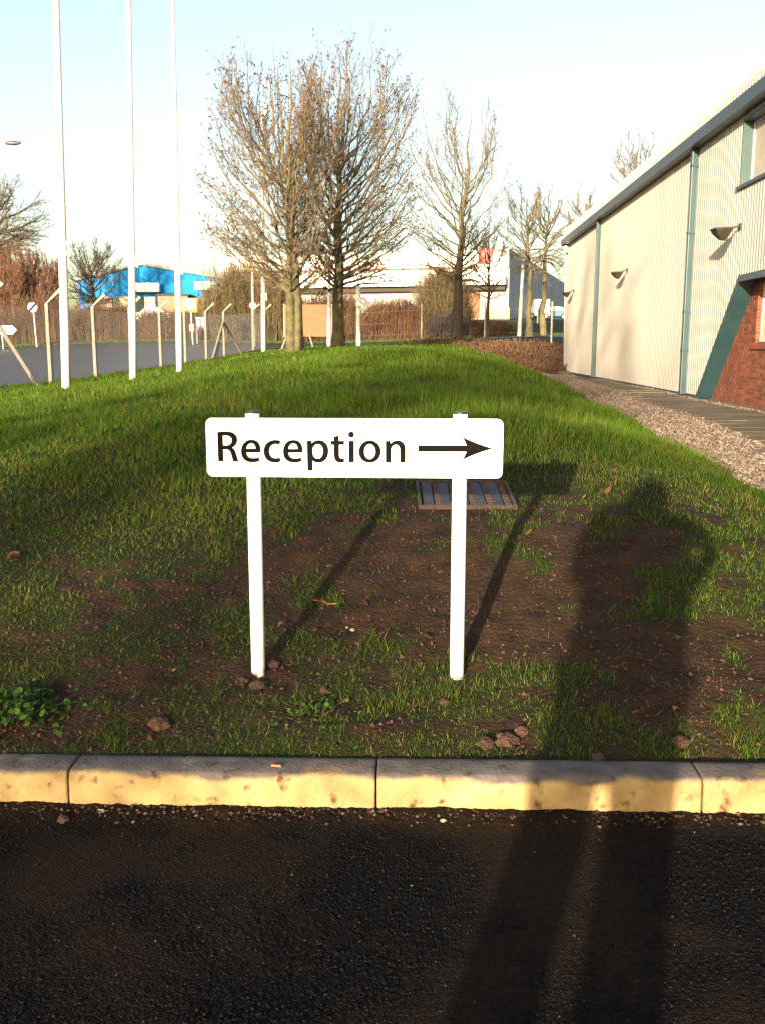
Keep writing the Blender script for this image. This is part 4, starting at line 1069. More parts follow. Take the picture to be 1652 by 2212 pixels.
# scrub: many thin upright shoots
def scrub(name, lab, boxes, n_, hgt, m, seed, cat='hedge', kind=None, group=None, lean=.25, r_=.016, stems=0, sm=None, leaves=0, lm=None):
    rg = np.random.default_rng(seed); P = []; tb = Tubes()
    (x0, x1, y0, y1) = boxes
    root = empty(name, ((x0 + x1) / 2, (y0 + y1) / 2, t1((x0 + x1) / 2, (y0 + y1) / 2)), lab, cat, group, kind)
    xx = rg.uniform(x0, x1, n_); yy = rg.uniform(y0, y1, n_); zz = T(xx, yy)
    hh = hgt * (.45 + .75 * fbm(xx * .5, yy * .5 + 7, seed, 3)) * rg.uniform(.6, 1.1, n_)
    edge = np.clip(np.minimum(xx - x0, x1 - xx) / (.18 * (x1 - x0)), 0.25, 1) ** .5; hh = hh * edge
    a_ = rg.random(n_) * TAU; dx = np.cos(a_) * hh * lean * rg.random(n_); dy = np.sin(a_) * hh * lean * rg.random(n_)
    for i in range(n_):
        p0 = np.array([xx[i], yy[i], zz[i] - .1]); p2 = p0 + (dx[i], dy[i], hh[i]); p1 = p0 + (dx[i] * .1, dy[i] * .1, hh[i] * .6)
        K = bez(p0, p1, p2, 4); tb.add(K, r_, r_ * .5, int(rg.random() < .3) * 3, 3)
        for j in range(5):
            s_ = K[1] + (K[3] - K[1]) * rg.random(); d_ = unit(rg.normal(0, 1, 3) + (0, 0, .7)) * hh[i] * rg.uniform(.1, .3); tb.add([s_, s_ + d_], r_ * .6, r_ * .35, 0, 3)
        for j in range(leaves):
            s_ = K[0] + (K[3] - K[0]) * rg.uniform(.1, 1) + rg.normal(0, .10, 3); d_ = unit(rg.normal(0, 1, 3)) * rg.uniform(.03, .07)
            tb.add([s_, s_ + d_], .03, .012, 1, 3)
    for i in range(stems):
        x_ = rg.uniform(x0, x1); y_ = rg.uniform(y0, y1); z_ = t1(x_, y_); h_ = hgt * rg.uniform(.8, 1.15)
        tb.add([(x_, y_, z_ - .1), (x_ + rg.normal(0, .1), y_, z_ + h_ * .5), (x_ + rg.normal(0, .2), y_, z_ + h_)], .05, .02, 2, 4)
    link('branches', tb.mesh(name), [m, lm or m, sm or m, M['scrub_dark']], root)
    return root
def xr(p0, p1, d_): return X(p0, d_, 2), X(p1, d_, 2)
a0, a1 = xr(-30, 160, 61); scrub('hedgerow', 'dull brown roadside hedge under the red birches', (a0, a1, 60.8, 63.5), 2300, 2.6, M['scrub_brown'], 1, leaves=3)
a0, a1 = xr(150, 300, 62); scrub('hedgerow', 'brown roadside hedge below the dark round tree', (a0, a1, 61, 63.5), 1700, 2.5, M['scrub_brown'], 2, leaves=4, lm=M['scrub_red'])
a0, a1 = xr(290, 440, 62.5); scrub('hedgerow', 'brown roadside hedge between the second and third flagpoles', (a0, a1, 61.2, 63.8), 1700, 2.35, M['scrub_brown'], 3, leaves=4, lm=M['scrub_red'])
a0, a1 = xr(428, 640, 64); scrub('thicket', 'olive brown thicket with pale upright stems left of the twin trunk tree', (a0, a1, 62.5, 66.5), 3200, 4.6, M['scrub_olive'], 4, cat='thicket', stems=26, sm=M['birch_stem'], leaves=2)
a0, a1 = xr(625, 790, 63.5); scrub('thicket', 'brown thicket behind the brown hoarding', (a0, a1, 62, 65.5), 2000, 3.4, M['scrub_brown'], 5, cat='thicket', leaves=3)
a0, a1 = xr(775, 925, 63); scrub('hedgerow', 'russet beech hedge between the finger post and the slender tree', (a0, a1, 62, 64.5), 2200, 2.7, M['scrub_red'], 6, leaves=7)
a0, a1 = xr(905, 1015, 63.5); scrub('thicket', 'tall olive bush behind the slender bare tree', (a0, a1, 62.3, 66), 1900, 4.5, M['scrub_olive'], 7, cat='bush', leaves=3, lean=.4)
a0, a1 = xr(935, 1000, 60); scrub('bramble_clump', 'blackish bramble clump at the foot of the slender tree', (a0, a1, 61, 62.3), 420, 1.9, M['scrub_dark'], 8, cat='bramble', leaves=6, lean=.9)
a0, a1 = xr(1000, 1115, 62); scrub('dry_grass', 'low dry scrub below the warehouse loading door', (a0, a1, 62, 66), 1500, 1.1, M['scrub_brown'], 9, cat='scrub', leaves=4, lean=.6)
# leafy bank in front of the rear fence
rg = np.random.default_rng(71)
n_ = 9000; y_ = rg.uniform(39, 50, n_); xl = np.interp(y_, [39, 42, 46, 50], [5.6, 4.2, 2.6, .5]); xr_ = np.interp(y_, [39, 43, 44.6, 50], [6.5, 8.1, 12, 12])
x_ = xl + (xr_ - xl) * rg.random(n_); z_ = T(x_, y_); tb = Tubes(); dd = rg.normal(0, 1, (n_, 3)); dd[:, 2] = np.abs(dd[:, 2]) * .9; dd /= np.linalg.norm(dd, axis=1)[:, None]
for i in range(n_):
    p = np.array([x_[i], y_[i], z_[i] - .02]); L = rg.uniform(.12, .42)
    tb.add([p, p + dd[i] * L], .02, .006, int(rg.random() < .45), 3)
    if i % 2 == 0:
        q = p + dd[i] * L * rg.random() + (0, 0, .05); tb.add([q, q + rg.normal(0, .05, 3)], .035, .02, 0 if rg.random() < .5 else 1, 3)
o = link('bramble_bank', tb.mesh('bramble_bank'), [M['scrub_red'], M['scrub_brown']]); tag(o, 'rusty brown bramble and leaf litter on the bank beside the cream unit', kind='stuff')

# ------------------------------------------------------------------ far buildings
def quad_wall(mb, A_, B_, z0, z1, th=.4, off_=0.0):
    A_ = Vector((A_[0], A_[1], 0)); B_ = Vector((B_[0], B_[1], 0)); d_ = (B_ - A_).normalized(); n_ = Vector((d_.y, -d_.x, 0))      # towards camera
    p = [A_ + n_ * off_, B_ + n_ * off_, B_ + n_ * (off_ - th), A_ + n_ * (off_ - th)]
    mb.hexa([q + Vector((0, 0, z0)) for q in p], [q + Vector((0, 0, z1)) for q in p])
# white warehouse
L_ = at(475, 600, 99); Rr_ = at(1098, 600, 91); LA, RA = (L_.x, 99), (Rr_.x, 91)
wh = empty('warehouse', ((LA[0] + RA[0]) / 2, 95, 3.9), 'long white warehouse with a red square logo behind the trees', 'building')
def lerp2(f_): return (LA[0] + (RA[0] - LA[0]) * f_, LA[1] + (RA[1] - LA[1]) * f_)
def fpx(px_):
    lo, hi = -.2, 1.2
    for _ in range(40):
        mid = (lo + hi) / 2; q = lerp2(mid)
        if q[0] / (q[1] * math.cos(PITCH)) * F + 826 < px_: lo = mid
        else: hi = mid
    return lo
zf = lambda py: Z(py, 95)
mb = MB(); quad_wall(mb, LA, RA, 2.5, zf(608), 30); mb.build('wall', M['wh_grey'], wh)
mb = MB(); quad_wall(mb, lerp2(0), lerp2(1.0), zf(582), zf(548), 29, .5); fas = mb.build('upper_fascia', M['wh_white'], wh)
mb = MB(); quad_wall(mb, lerp2(0.003), lerp2(.997), zf(608), zf(582) - .003, 29, .12); mb.build('upper_wall', M['wh_white'], wh)
mb = MB(); quad_wall(mb, lerp2(fpx(440)), lerp2(fpx(1092)), zf(622), zf(604), 1.5, 1.6); mb.build('canopy', M['wh_white'], wh)
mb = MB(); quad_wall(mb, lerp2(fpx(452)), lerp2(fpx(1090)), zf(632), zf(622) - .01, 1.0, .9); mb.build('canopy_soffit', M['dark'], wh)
mb = MB(); quad_wall(mb, lerp2(.05), lerp2(fpx(1025)), zf(585), zf(583), .3, .56); mb.build('red_line', M['red'], wh)
mb = MB(); quad_wall(mb, lerp2(fpx(1031)), lerp2(fpx(1063)), zf(577), zf(545), .3, .58); mb.build('logo_panel', M['red'], wh)
mb = MB(); quad_wall(mb, lerp2(fpx(1064)), lerp2(fpx(1092)), zf(563), zf(545), .3, .58); mb.build('grey_panel', M['grey_panel'], wh)
mb = MB(); quad_wall(mb, lerp2(fpx(1050)), lerp2(fpx(1098)), 3, zf(668), .4, .12); mb.build('stone_plinth', M['ashlar'], wh)
for (p0, p1, ya, yb, mm_) in ((1002, 1034, 690, 636, 'brown_board'), (660, 702, 668, 640, 'wh_white'), (905, 935, 690, 642, 'grey_panel'), (800, 818, 665, 640, 'grey_panel'), (560, 600, 668, 640, 'dark')):
    mb = MB(); quad_wall(mb, lerp2(fpx(p0)), lerp2(fpx(p1)), zf(ya), zf(yb), .2, .10); mb.build('loading_door', M[mm_], wh)
FR = at(1218, 640, 140); mb = MB()
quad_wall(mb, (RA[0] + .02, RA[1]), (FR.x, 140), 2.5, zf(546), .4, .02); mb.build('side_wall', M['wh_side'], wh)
# blue unit
bu = empty('blue_unit', (X(312, 112, 6), 112, 4.2), 'bright blue gabled industrial unit behind the flagpoles', 'building')
zb = lambda py: Z(py, 112); xb = lambda px_: X(px_, 112, 6)
mb = MB(); mb.prism([(xb(172), 112, 2), (xb(480), 112, 2), (xb(480), 112, zb(602)), (xb(312), 112, zb(573)), (xb(172), 112, zb(606))], (0, 24, 0)); mb.build('wall', M['blue_clad'], bu)
mb = MB()
for (p0, q0, p1, q1) in ((168, 607, 312, 573), (312, 573, 484, 603)):
    A_ = Vector((xb(p0), 111.6, zb(q0))); B_ = Vector((xb(p1), 111.6, zb(q1))); up_ = Vector((0, 0, .28))
    mb.hexa([A_, B_, B_ + Vector((0, 25, 0)), A_ + Vector((0, 25, 0))], [A_ + up_, B_ + up_, B_ + up_ + Vector((0, 25, 0)), A_ + up_ + Vector((0, 25, 0))])
mb.build('roof', M['grey_panel'], bu)
n_ = 0; x_ = xb(176)
while x_ < xb(478):
    if n_ % 3 == 0:
        pz = 573 + abs((x_ / 112 / math.cos(PITCH) * F + 826) - 312) * .2
        mb = MB(); mb.box((x_, 111.93, (zb(644) + zb(pz + 4)) / 2), (.12, .12, zb(pz + 4) - zb(644))); mb.build('cladding_rib', M['blue_clad'], bu)
    x_ += .75; n_ += 1
mb = MB(); mb.box(((xb(205) + xb(450)) / 2, 111.9, (zb(641) + zb(672)) / 2), (xb(450) - xb(205), .3, zb(641) - zb(672))); mb.build('lower_wall', M['teal_dark'], bu)
for (p0, p1) in ((226, 245), (262, 284), (315, 338), (352, 366), (404, 420)):
    mb = MB(); mb.box(((xb(p0) + xb(p1)) / 2, 111.7, (zb(641) + zb(672)) / 2), (xb(p1) - xb(p0), .3, zb(641) - zb(672) - .04)); mb.build('pier', M['stone_pier'] if p0 != 315 else M['wh_white'], bu)
mb = MB(); mb.box(((xb(285) + xb(351)) / 2, 111.2, (zb(612) + zb(632)) / 2), (xb(351) - xb(285), .8, zb(612) - zb(632))); mb.build('sign_board', M['wh_white'], bu, bevel=.15)
# brown brick outbuilding and yellow container
bo = empty('low_brick_building', (X(390, 104, 5), 104, 4), 'low brown brick building between the second and third flagpoles', 'building')
mb = MB(); mb.box((X(375, 104, 5), 106, Z(662, 104)), (3.2, 4, 2.2)); mb.build('wall', M['mortar'], bo)
mb = MB(); mb.box((X(375, 104, 5), 106, Z(662, 104) + 1.2), (3.5, 4.3, .18)); mb.build('roof', M['dark'], bo)
yc = empty('yellow_container', (X(408, 96, 4), 96, 3.9), 'bright yellow container beside the third flagpole', 'container')
mb = MB(); x0_, x1_ = X(388, 96, 5), X(427, 96, 5); z0_, z1_ = Z(676, 96), Z(644, 96)
mb.box(((x0_ + x1_) / 2, 97.2, (z0_ + z1_) / 2), (x1_ - x0_, 2.4, z1_ - z0_)); mb.build('body', M['yellow'], yc, bevel=.04)
for k in range(7):
    mb = MB(); mb.box((x0_ + (x1_ - x0_) * (k + .5) / 7, 95.97, (z0_ + z1_) / 2), (.10, .07, (z1_ - z0_) * .86)); mb.build('rib', M['yellow'], yc)

# ------------------------------------------------------------------ signs and street furniture in the distance
def disc(mb, c, r_, th, n_=28, yaw=0):
    pts = [(c[0] + r_ * math.cos(TAU * k / n_) * math.cos(yaw), c[1] + r_ * math.cos(TAU * k / n_) * math.sin(yaw), c[2] + r_ * math.sin(TAU * k / n_)) for k in range(n_)]
    mb.prism(pts, (th * math.sin(-yaw), th * math.cos(yaw), 0))
# speed limit end sign
d_ = 57; c = at(72, 664, d_); bt = at(80, 738, d_)
o_ = empty('road_sign', (bt.x, d_, t1(bt.x, d_)), 'leaning round white road sign with a black diagonal bar, far left', 'road sign')
mb = MB(); mb.tube([(bt.x, d_, t1(bt.x, d_) - .2), (c.x, d_, c.z + .2)], .04, 8); mb.build('pole', M['galv'], o_)
mb = MB(); disc(mb, (c.x, d_ - .08, c.z), .28, .03, yaw=R(40)); dk = mb.build('disc', M['white'], o_)
mb = MB(); mb.hexa([(c.x - .19, d_ - .27, c.z - .19), (c.x - .13, d_ - .22, c.z - .25), (c.x - .13, d_ - .20, c.z - .25), (c.x - .19, d_ - .25, c.z - .19)],
                   [(c.x + .13, d_ + .0, c.z + .25), (c.x + .19, d_ + .05, c.z + .19), (c.x + .19, d_ + .07, c.z + .19), (c.x + .13, d_ + .02, c.z + .25)]); mb.build('black_bar', M['black_plastic'], dk)
# arrow sign
d_ = 56; a_ = at(-8, 703, d_); b_ = at(37, 722, d_); o_ = empty('arrow_sign', (a_.x, d_, t1(a_.x, d_)), 'small white pointed direction sign on the verge at the left edge', 'road sign')
mb = MB(); w_ = b_.x - a_.x; h_ = a_.z - b_.z
mb.prism([(a_.x, d_, b_.z), (b_.x - w_ * .2, d_, b_.z), (b_.x, d_, (a_.z + b_.z) / 2), (b_.x - w_ * .2, d_, a_.z), (a_.x, d_, a_.z)], (0, .04, 0)); pn = mb.build('panel', M['white'], o_)
for k in range(3):
    mb = MB(); mb.box((a_.x + w_ * .42, d_ - .008, a_.z - h_ * (.3 + .2 * k)), (w_ * (.6 if k < 2 else .35), .01, h_ * .05)); mb.build('text_line', M['grey_panel'], pn)
mb = MB(); mb.prism([(b_.x - w_ * .28, d_ - .012, a_.z - h_ * .6), (b_.x - w_ * .14, d_ - .012, a_.z - h_ * .6), (b_.x - w_ * .21, d_ - .012, a_.z - h_ * .2)], (0, .01, 0)); mb.build('symbol', M['black_plastic'], pn)
mb = MB(); mb.tube([(a_.x + .3, d_ + .08, t1(a_.x, d_) - .2), (a_.x + .3, d_ + .08, a_.z)], .04, 8); mb.build('pole', M['galv'], o_)
# white round sign by third pole
d_ = 56; c = at(411, 656, d_); o_ = empty('road_sign', (c.x, d_, t1(c.x, d_)), 'round white road sign in front of the yellow container', 'road sign')
mb = MB(); disc(mb, (c.x, d_ - .08, c.z), .30, .03); mb.build('disc', M['white'], o_)
mb = MB(); mb.tube([(c.x + .1, d_, t1(c.x, d_) - .2), (c.x + .02, d_, c.z)], .04, 8); mb.build('pole', M['galv'], o_)
mb = MB(); q = at(415, 708, d_); mb.box((q.x, d_ - .07, q.z), (.28, .03, .40)); mb.build('plate', M['stone_pier'], o_)
# purple poster on posts
d_ = 57; c = at(434, 699, d_); o_ = empty('poster_board', (c.x, d_, t1(c.x, d_)), 'small purple and white poster board on the verge', 'notice board')
mb = MB(); mb.box((c.x, d_, c.z), (.56, .04, .78)); bd_ = mb.build('board', M['purple'], o_)
mb = MB(); mb.box((c.x - .02, d_ - .025, c.z + .05), (.40, .01, .40)); mb.build('picture', M['pinkish'], bd_)
mb = MB(); mb.box((c.x - .02, d_ - .025, c.z + .32), (.48, .01, .06)); mb.build('heading', M['white'], bd_)
mb = MB()
for s_ in (-.24, .24): mb.tube([(c.x + s_, d_ + .04, t1(c.x, d_) - .2), (c.x + s_, d_ + .04, c.z + .3)], .03, 6)
mb.build('legs', M['galv'], o_)
# red ringed sign on a tall lamp column
d_ = 54; c = at(547, 660, d_); z0 = t1(c.x, d_)
o_ = empty('lamp_column', (c.x, d_, z0), 'tall thin lamp column with a small round sign left of the fourth flagpole', 'lamp post')
mb = MB(); tp = at(545, 505, d_); mb.tube([(c.x, d_, z0 - .2), (c.x, d_, z0 + 1.2), (c.x - .02, d_, z0 + 1.25), (tp.x, d_, tp.z)], [.11, .11, .085, .05], 10); mb.build('column', M['concrete_post'], o_)
mb = MB(); mb.tube([(tp.x, d_, tp.z), (tp.x + .25, d_, tp.z + .15), (tp.x + .8, d_, tp.z + .2)], .03, 6); mb.box((tp.x + 1.0, d_, tp.z + .2), (.5, .2, .12)); mb.build('lamp_head', M['galv'], o_)
mb = MB(); disc(mb, (c.x, d_ - .14, c.z), .20, .03); dk = mb.build('disc', M['red'], o_)
mb = MB(); disc(mb, (c.x, d_ - .15, c.z), .14, .01); mb.build('centre', M['white'], dk)
# brown hoarding seen from behind
d_ = 41; a_ = at(614, 658, d_); b_ = at(717, 727, d_)
o_ = empty('hoarding', ((a_.x + b_.x) / 2, d_, t1((a_.x + b_.x) / 2, d_)), 'blank brown wooden hoarding standing between the two large trees', 'hoarding')
mb = MB(); mb.box(((a_.x + b_.x) / 2, d_, (a_.z + b_.z) / 2), (b_.x - a_.x, .05, a_.z - b_.z)); mb.build('board', M['brown_board'], o_)
for xx_ in (a_.x, b_.x):
    mb = MB(); mb.box((xx_, d_ + .02, (a_.z + b_.z) / 2), (.06, .09, a_.z - b_.z + .04)); mb.build('edge_batten', M['stone_pier'], o_)
for (p0, p1, q0, q1) in ((622, 607, 727, 752), (668, 681, 727, 750)):
    u0 = at(p0, q0, d_); u1 = at(p1, q1, d_); mb = MB(); mb.tube([(u1.x, d_ - .6, t1(u1.x, d_) - .1), (u0.x, d_ - .05, u0.z + .1)], .035, 6); mb.build('leg', M['concrete_post'], o_)
# finger post
d_ = 39; c = at(774, 640, d_); z0 = t1(c.x, d_)
o_ = empty('finger_post', (c.x, d_, z0), 'white finger post with a blank pointed panel right of the mossy tree', 'signpost')
mb = MB(); mb.tube([(c.x, d_, z0 - .2), (c.x, d_, Z(618, d_))], .085, 14); mb.build('post', M['white'], o_)
mb = MB(); mb.tube([(c.x, d_, Z(618, d_)), (c.x, d_, Z(610, d_))], [.06, .02], 10); mb.build('cap', M['galv'], o_)
for (p0, p1, ya, yb) in ((768, 796, 642, 662), (776, 802, 650, 661)):
    u = at(p0, ya, d_ - .1); v = at(p1, yb, d_ - .1); mb = MB(); w_ = v.x - u.x; off_ = -.12 if p0 == 768 else -.18
    mb.prism([(u.x, d_ + off_, v.z), (v.x - w_ * .25, d_ + off_, v.z), (v.x, d_ + off_, (u.z + v.z) / 2), (v.x - w_ * .25, d_ + off_, u.z), (u.x, d_ + off_, u.z)], (0, .04, 0)); mb.build('finger_panel', M['white'], o_)
# street lamp reaching in from the left
d_ = 32; tip = at(46, 310, d_)
o_ = empty('street_lamp', (tip.x - 2.4, d_, t1(tip.x - 2.4, d_)), 'street lamp head on a long arm reaching in at the upper left edge', 'street lamp')
mb = MB(); bx_ = tip.x - 2.4; z0 = t1(bx_, d_); mb.tube([(bx_, d_, z0 - .2), (bx_, d_, z0 + 1.4), (bx_, d_, tip.z - .3)], [.10, .09, .05], 10); mb.build('column', M['galv'], o_)
mb = MB(); mb.tube([(bx_, d_, tip.z - .32), (bx_ + .1, d_, tip.z - .1), (bx_ + .35, d_, tip.z), (tip.x - .45, d_, tip.z + .01)], .025, 8); mb.build('arm', M['galv'], o_)
mb = MB(); mb.tube([(tip.x - .50, d_, tip.z + .01), (tip.x - .44, d_, tip.z + .012), (tip.x - .2, d_, tip.z + .01), (tip.x - .04, d_, tip.z + .02), (tip.x, d_, tip.z + .02)], [.03, .05, .07, .045, .015], 10); mb.build('lamp_head', M['lamp_grey'], o_)
# cream pole in front of the grey wall and a small lamp
d_ = 60; c = at(1120, 722, d_); o_ = empty('cream_pole', (c.x, d_, t1(c.x, d_)), 'cream pole standing left of the pair of trees by the grey wall', 'pole')
mb = MB(); mb.tube([(c.x, d_, t1(c.x, d_) - .3), (c.x + .15, d_, Z(560, d_))], [.13, .085], 12); mb.build('shaft', M['wh_white'], o_)
mb = MB(); mb.tube([(c.x + .15, d_, Z(560, d_)), (c.x + .15, d_, Z(557, d_))], [.085, .03], 12); mb.build('cap', M['galv'], o_)
d_ = 80; c = at(1160, 692, d_); o_ = empty('short_lamp_post', (c.x, d_, t1(c.x, d_)), 'short lamp post with a round white globe beside the parked cars', 'lamp post')
mb = MB(); mb.tube([(c.x, d_, t1(c.x, d_) - .2), (c.x, d_, Z(662, d_))], .06, 8); mb.build('column', M['galv'], o_)
mb = MB(); z1_ = Z(658, d_); mb.tube([(c.x, d_, z1_ - .2), (c.x, d_, z1_ - .12), (c.x, d_, z1_), (c.x, d_, z1_ + .12), (c.x, d_, z1_ + .2)], [.05, .16, .2, .16, .05], 12); mb.build('globe', M['wh_white'], o_)
# parked cars
def car(px_, d_, L, m_, lab, van=False):
    x_ = X(px_, d_, 4); z0 = t1(x_, d_); o_ = empty('parked_van' if van else 'parked_car', (x_, d_, z0), lab, 'van' if van else 'car')
    s_ = L / 4.2; H = 1.45 if not van else 2.1
    side = [(-2.1, .35), (-2.08, .75), (-1.95, .88), (-1.25, .95), (1.45, .95), (2.05, .85), (2.1, .5), (2.05, .33)]
    mb = MB(); mb.prism([(x_ + a_ * s_, d_ - .82, z0 + b_) for a_, b_ in side], (0, 1.64, 0)); mb.build('body', m_, o_, bevel=.03)
    cab = [(-1.2, .95), (-.55, H), (.95, H), (1.6, .95)] if not van else [(-1.6, .95), (-1.1, H), (2.02, H), (2.04, .95)]
    mb = MB(); mb.prism([(x_ + a_ * s_, d_ - .72, z0 + b_ - .002) for a_, b_ in cab], (0, 1.44, 0)); cb = mb.build('cabin', m_, o_, bevel=.03)
    gl = [(-1.05, 1.0), (-.52, H - .08), (.15, H - .08), (.15, 1.0)], [(.22, 1.0), (.22, H - .08), (.9, H - .08), (1.4, 1.0)]
    for g1 in gl[:1 if van else 2]:
        mb = MB(); mb.prism([(x_ + a_ * s_, d_ - .735, z0 + b_) for a_, b_ in g1], (0, .01, 0)); mb.build('side_window', M['glass_bright'], cb)
    for wx in (-1.35, 1.3):
        mb = MB(); mb.tube([(x_ + wx * s_, d_ - .86, z0 + .32), (x_ + wx * s_, d_ - .66, z0 + .32)], .32, 16); wl = mb.build('wheel', M['tyre'], o_)
        mb = MB(); mb.tube([(x_ + wx * s_, d_ - .875, z0 + .32), (x_ + wx * s_, d_ - .86, z0 + .32)], .19, 12); mb.build('rim', M['galv'], wl)
car(1160, 106, 2.4, M['wh_white'], 'small white van parked left of the blue car', True)
car(1190, 110, 3.9, M['car_blue'], 'blue hatchback parked beside the corner of the cream unit')
car(1205, 116, 4.2, M['car_silver'], 'silver blue car parked behind the blue hatchback')
car(330, 100, 4.0, M['wh_white'], 'white car parked below the blue unit, behind the hedge')

# ------------------------------------------------------------------ grass
M['grass'] = attr_mat('grass_blade', rough=.65, spec=.1, trans=.15, k=.66)
def blades(name, N, sampler, seed, far=False):
    BR = 1.28 if far else 1.0
    rg = np.random.default_rng(seed); x, y = sampler(rg, N)
    m_ = mud(x, y)
    gr = (x > lawn_right(y) + .04 * rg.normal(0, 1, len(x)))
    mhk = (np.abs(x - .42) < .222) & (np.abs(y - 4.815) < .205)
    gr |= (x < -10.17 + .078 * y - .15 - .1 * rg.random(len(x)))
    keep = (rg.random(len(x)) > np.clip(m_ * 1.05 + .25 * (y < 4.3), 0, .93)) & ~gr & ~mhk & (y > kerb_back(x) + .015)
    x, y, m_ = x[keep], y[keep], m_[keep]; n_ = len(x)
    z = ground_z(x, y)
    dist = np.hypot(x, y)
    patch = fbm(x * .8, y * .8, 91, 3); p2 = fbm(x * 3.1, y * 3.1, 92, 3)
    lush = np.clip((patch - .38) * 3.2, 0, 1); tuft = sstep(.60, .72, fbm(x * 5.5, y * 5.5, 97, 2))
    worn = 1 - sstep(4.0, 6.2, y + (fbm(x * .9, y * .9, 93, 2) - .5) * 3)
    h = (.030 + .045 * lush * (1 - .5 * worn) + .02 * p2) * (.5 + .9 * rg.random(n_) ** 1.3) * (1 - .5 * m_) * (1 + .7 * tuft)
    h *= (1 + sstep(4, 9, dist) * .25) * (1 - .45 * worn)
    wd = np.maximum(.0022, .00072 * dist) * (.7 + .6 * rg.random(n_))
    a = rg.random(n_) * TAU; ln = np.abs(rg.normal(0, 1, n_)) * (.55 + .6 * worn) + m_ * .8
    # worn grass is combed and lies down
    dx, dy = np.cos(a), np.sin(a); L = h
    el = np.clip(R(78) - ln * R(28), R(8), R(88))
    hx = np.cos(el); hz = np.sin(el)
    wa = a + np.pi / 2 + rg.normal(0, .5, n_); wx, wy = np.cos(wa), np.sin(wa)
    B = np.c_[x, y, z - .003]
    D1 = np.c_[dx * hx, dy * hx, hz]; el2 = el - R(12) - R(35) * rg.random(n_); D2 = np.c_[dx * np.cos(el2), dy * np.cos(el2), np.sin(el2)]
    Wv = np.c_[wx, wy, np.zeros(n_)] * wd[:, None] / 2
    # colours: kinds of blade
    r0 = rg.random(n_)[:, None]; c1 = np.array([.032, .082, .005]); c2 = np.array([.068, .116, .008]); c3 = np.array([.13, .115, .030]); c4 = np.array([.14, .092, .042]); c5 = np.array([.016, .052, .008])
    col = c1 * (1 - r0) + c2 * r0
    k = (patch + .3 * p2 < .60)[:, None]; col = np.where(k, col * .8 + c5 * .2, col)
    dry = rg.random(n_) < (.10 + .30 * worn * (1 - lush) + .15 * m_); col[dry] = c3 * (.7 + .5 * rg.random((dry.sum(), 1)))
    dead = rg.random(n_) < (.02 + .09 * worn); col[dead] = c4 * (.6 + .6 * rg.random((dead.sum(), 1)))
    yel = sstep(.52, .70, fbm(x * 1.3, y * 1.3, 95, 3))[:, None] * .55 * (y < 9)[:, None]; col = col * (1 - yel) + np.array([.095, .105, .018]) * yel
    col *= (.6 + .8 * rg.random((n_, 1))) * (.55 + .9 * fbm(x * .7 + 5, y * .7, 99, 4))[:, None] * (1 + (BR - 1) * sstep(5, 11, y))[:, None]
    if far:
        V = np.stack([B - Wv, B + Wv, B + D1 * L[:, None]], 1); nv = 3
        Fc = [np.arange(n_ * 3).reshape(-1, 3)]
    else:
        Mp = B + D1 * (L * .55)[:, None]; Tp = Mp + D2 * (L * .55)[:, None]
        V = np.stack([B - Wv, B + Wv, Mp + Wv * .8, Mp - Wv * .8, Tp], 1); nv = 5
        q = (np.array([(0, 1, 2, 3)])[None] + (np.arange(n_) * 5)[:, None, None]).reshape(-1, 4); tq = (np.array([(3, 2, 4)])[None] + (np.arange(n_) * 5)[:, None, None]).reshape(-1, 3)
        Fc = [q, tq]
    me = np_mesh(name, V.reshape(-1, 3), Fc, False, attrs={'col': ('FLOAT_COLOR', np.repeat(np.c_[col, np.ones(n_)], nv, 0))})
    return link(name, me, M['grass'])
def samp(y0, y1, w0=.47):
    def f(rg, N):
        y = y0 * (y1 / y0) ** rg.random(N)        # density ~ 1/y^2 over a wedge
        x = (rg.random(N) * 2 - 1) * (w0 * y + .35)
        return x, y
    return f
o = blades('grass', 190000, samp(2.68, 7.5), 1); tag(o, 'patchy worn grass in front of and around the sign', kind='stuff')
o = blades('grass', 330000, samp(7.0, 46), 2, True); tag(o, 'short green lawn rising to the trees', kind='stuff')
def s2(rg, N):
    y = rg.uniform(57, 90, N); x = rg.uniform(-32, 22, N); return x, y
# verge grass across the road (coarse)
rg = np.random.default_rng(5)
n_ = 26000; x = rg.uniform(-34, 14, n_); y = rg.uniform(58.5, 63.5, n_)
edge = np.interp(x, [-40, -30, -20, -12, 0, 8, 30], [48, 54, 58, 60, 59.5, 60.5, 67]) + .25; k = y > edge; x, y = x[k], y[k]; n_ = len(x)
z = T(x, y); a = rg.random(n_) * TAU; h = rg.uniform(.06, .16, n_); Wv = np.c_[np.cos(a), np.sin(a), 0 * a] * .03
B = np.c_[x, y, z]; V = np.stack([B - Wv, B + Wv, B + np.c_[rg.normal(0, .04, n_), rg.normal(0, .04, n_), h]], 1)
col = np.array([.07, .14, .02]) * (.7 + .6 * rg.random((n_, 1)))
o = link('verge_grass', np_mesh('verge_grass', V.reshape(-1, 3), np.arange(n_ * 3).reshape(-1, 3), attrs={'col': ('FLOAT_COLOR', np.repeat(np.c_[col, np.ones(n_)], 3, 0))}), M['grass']); tag(o, 'strip of green verge across the road', kind='stuff')

